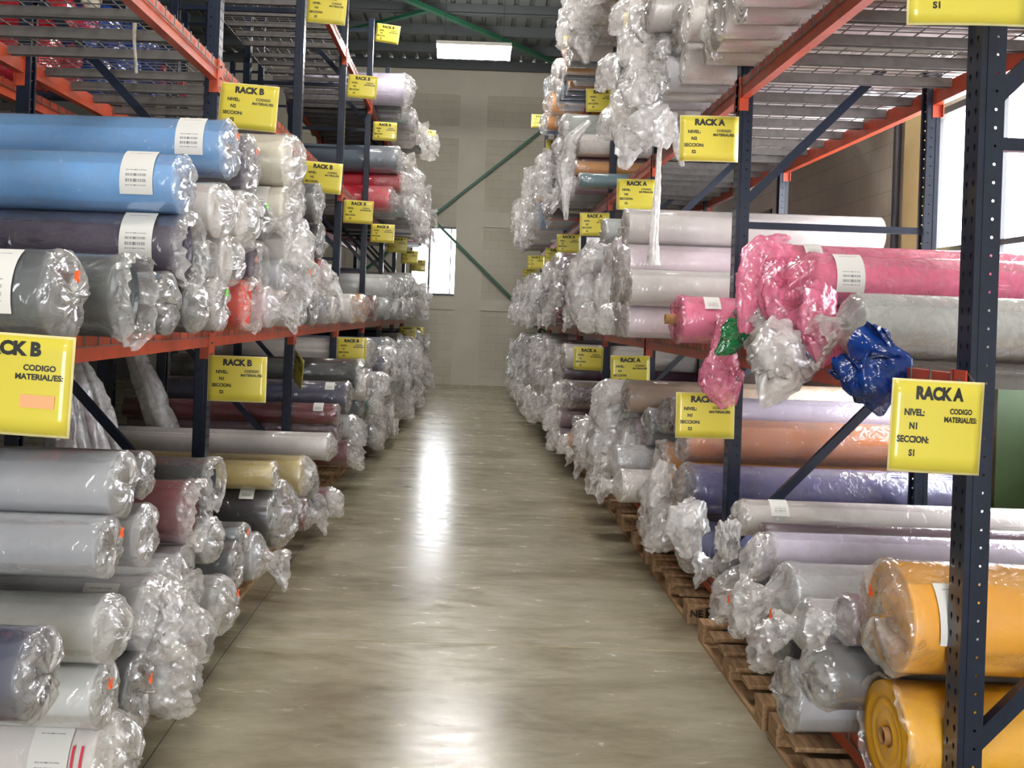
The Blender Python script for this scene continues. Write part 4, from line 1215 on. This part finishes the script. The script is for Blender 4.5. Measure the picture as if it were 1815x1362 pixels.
TXT = {}
def sign(side, lev, sec, u, v, y=None, roll=0.0, yaw=0.0, w=SW, h=SH, tagbox=False, kb=0.5, lab=None):
    y = YP(sec) - 0.17 if y is None else y
    x, z = at_y(u, v, y)
    rk = 'B' if side < 0 else 'A'
    lab = lab or 'yellow RACK %s sign on the %s rack, level N%d section S%d' % (rk, SIDE[side], lev, sec)
    r = thing('rack_sign', lab, 'sign', (x, y, z), 0, 'yellow laminated rack signs')
    r.rotation_euler = (0, roll, yaw)
    def sheet(ww, hh, dy, th):
        m = MB(); nx, nz_ = 12, 6; vs = []
        for j in range(nz_ + 1):
            for i in range(nx + 1):
                a, b = ww * (i / nx - .5), hh * (j / nz_ - .5); vs.append((a, bend(a, b, kb) + dy, b))
        k = len(vs); vs += [(a, b + th, c) for a, b, c in vs]; W = nx + 1; fs = []
        for j in range(nz_):
            for i in range(nx):
                q = j * W + i; fs.append((q, q + 1, q + W + 1, q + W)); fs.append((k + q, k + q + W, k + q + W + 1, k + q + 1))
        for i in range(nx): fs += [(i, k + i, k + i + 1, i + 1), (nz_ * W + i, nz_ * W + i + 1, k + nz_ * W + i + 1, k + nz_ * W + i)]
        for j in range(nz_): fs += [(j * W, (j + 1) * W, k + (j + 1) * W, k + j * W), (j * W + nx, k + j * W + nx, k + (j + 1) * W + nx, (j + 1) * W + nx)]
        return m.add(vs, fs, 0, True)
    card = sheet(w * 0.96, h * 0.95, -0.0012, 0.0012).obj('yellow_card', YELLOW, parent=r)
    sheet(w, h, 0.0004, 0.0006).obj('laminate', LAMINATE, parent=r)
    for txt, size, bold, dx, dz, ls in (('RACK ' + rk, 0.043, 0.06, 0.0, 0.083, 1.0), ('NIVEL:\nN%d\nSECCION:\nS%d' % (lev, sec), 0.023, 0.045, -0.078, -0.018, 1.5), ('CODIGO\nMATERIAL/ES:', 0.0185, 0.04, 0.075, 0.03, 1.15)):
        key = (txt, kb, w)
        if key not in TXT:
            me = text_mesh(txt, size, bold, 'CENTER', ls)
            for p in me.vertices:
                a, b = (p.co.x + dx) * w / SW, p.co.y + dz; p.co = (a, bend(a, b, kb) - 0.0024, b)
            TXT[key] = me
        o = bpy.data.objects.new('lettering', TXT[key]); link(o, card)
    if tagbox:
        MB().box(0.035, 0.115, -0.004, -0.0025, -0.052, -0.022).obj('salmon_tag', PINKTAG, parent=r)
    # thin wire that ties it to the post
    R = Matrix.Rotation(yaw, 3, 'Z') @ Matrix.Rotation(roll, 3, 'Y'); Ri = R.inverted()
    cs = Vector((side * 0.46 * w, 0.002, 0.42 * h)) if abs(yaw) < 0.5 else Vector((-0.46 * w, 0.002, 0.42 * h))
    tgt = Vector((side * (XF + 0.002), YP(sec) - 0.02, z + 0.42 * h + 0.03)) - Vector((x, y, z))
    MB().tube([cs, Ri @ tgt], 0.0012, 5).obj('hanging_tie', ZINC, parent=r)
    return r


sign(1, 1, 1, 1660, 757, 2.44, 0.02, 0.0, 0.235, 0.238, kb=1.0)
sign(1, 2, 1, 1716, -38, 2.44, -0.02)
for a in ((1, 1, 2, 1250, 737), (1, 2, 2, 1257, 246), (1, 1, 3, 1117, 658), (1, 2, 3, 1128, 345), (1, 1, 4, 1043, 636), (1, 2, 4, 1054, 398), (1, 1, 5, 1001, 619), (1, 2, 5, 1008, 432), (1, 1, 6, 975, 612), (1, 2, 6, 984, 454),
          (1, 3, 3, 1140, 50), (1, 3, 4, 1065, 178), (1, 2, 7, 950, 465), (1, 1, 7, 957, 606), (1, 1, 8, 935, 602), (1, 2, 8, 940, 487), (1, 4, 5, 1020, 80), (1, 3, 6, 985, 262), (1, 3, 7, 958, 343), (1, 3, 8, 946, 370), (1, 4, 7, 957, 215)):
    sign(*a, roll=random.uniform(-.03, .02), kb=random.choice((0.3, 0.5)))
sign(-1, 1, 1, 12, 680, 2.24, 0.04, 0.0, tagbox=True, kb=0.4)
for a in ((-1, 1, 2, 420, 672, .0), (-1, 2, 2, 440, 190, .06), (-1, 2, 3, 571, 315, .05), (-1, 1, 4, 623, 619, .0), (-1, 2, 4, 635, 376, .03), (-1, 2, 5, 678, 414, .02), (-1, 3, 3, 579, 15, .06), (-1, 3, 4, 642, 154, .07), (-1, 3, 5, 682, 233, .03),
          (-1, 3, 6, 710, 291, .04), (-1, 4, 5, 687, 60, .12), (-1, 2, 6, 704, 434, .02), (-1, 2, 7, 726, 456, .02), (-1, 2, 8, 741, 471, .02), (-1, 1, 7, 722, 591, .0), (-1, 1, 8, 738, 590, .0), (-1, 3, 7, 733, 326, .02), (-1, 3, 8, 745, 354, .02), (-1, 4, 7, 757, 242, .05)):
    sign(*a[:5], roll=a[5] + random.uniform(-.01, .01), kb=random.choice((0.3, 0.5)))
sign(-1, 1, 3, 528, 655, None, 0.25, -1.15, kb=0.4, lab='yellow RACK B sign seen nearly edge-on beside the third left post')

# ------------------------------------------------------------------ odds and ends
x, z = at_y(748, 690, 20.6)
tag(MB().box(-1.18, -0.95, 20.3, 20.75, 0.0, 0.22).obj('plastic_box', BLUEBOX), 'small blue box on the floor at the far end of the left rack', 'box')
gx, gz = at_y(1795, 790, 4.3)
tag(MB().box(2.98, 3.16, 5.4, 5.6, 0, 1.42).box(2.94, 3.20, 5.36, 5.64, 0, 0.02).obj('steel_column', DKGREEN), 'dark green steel column standing behind the nearest right post', 'column')
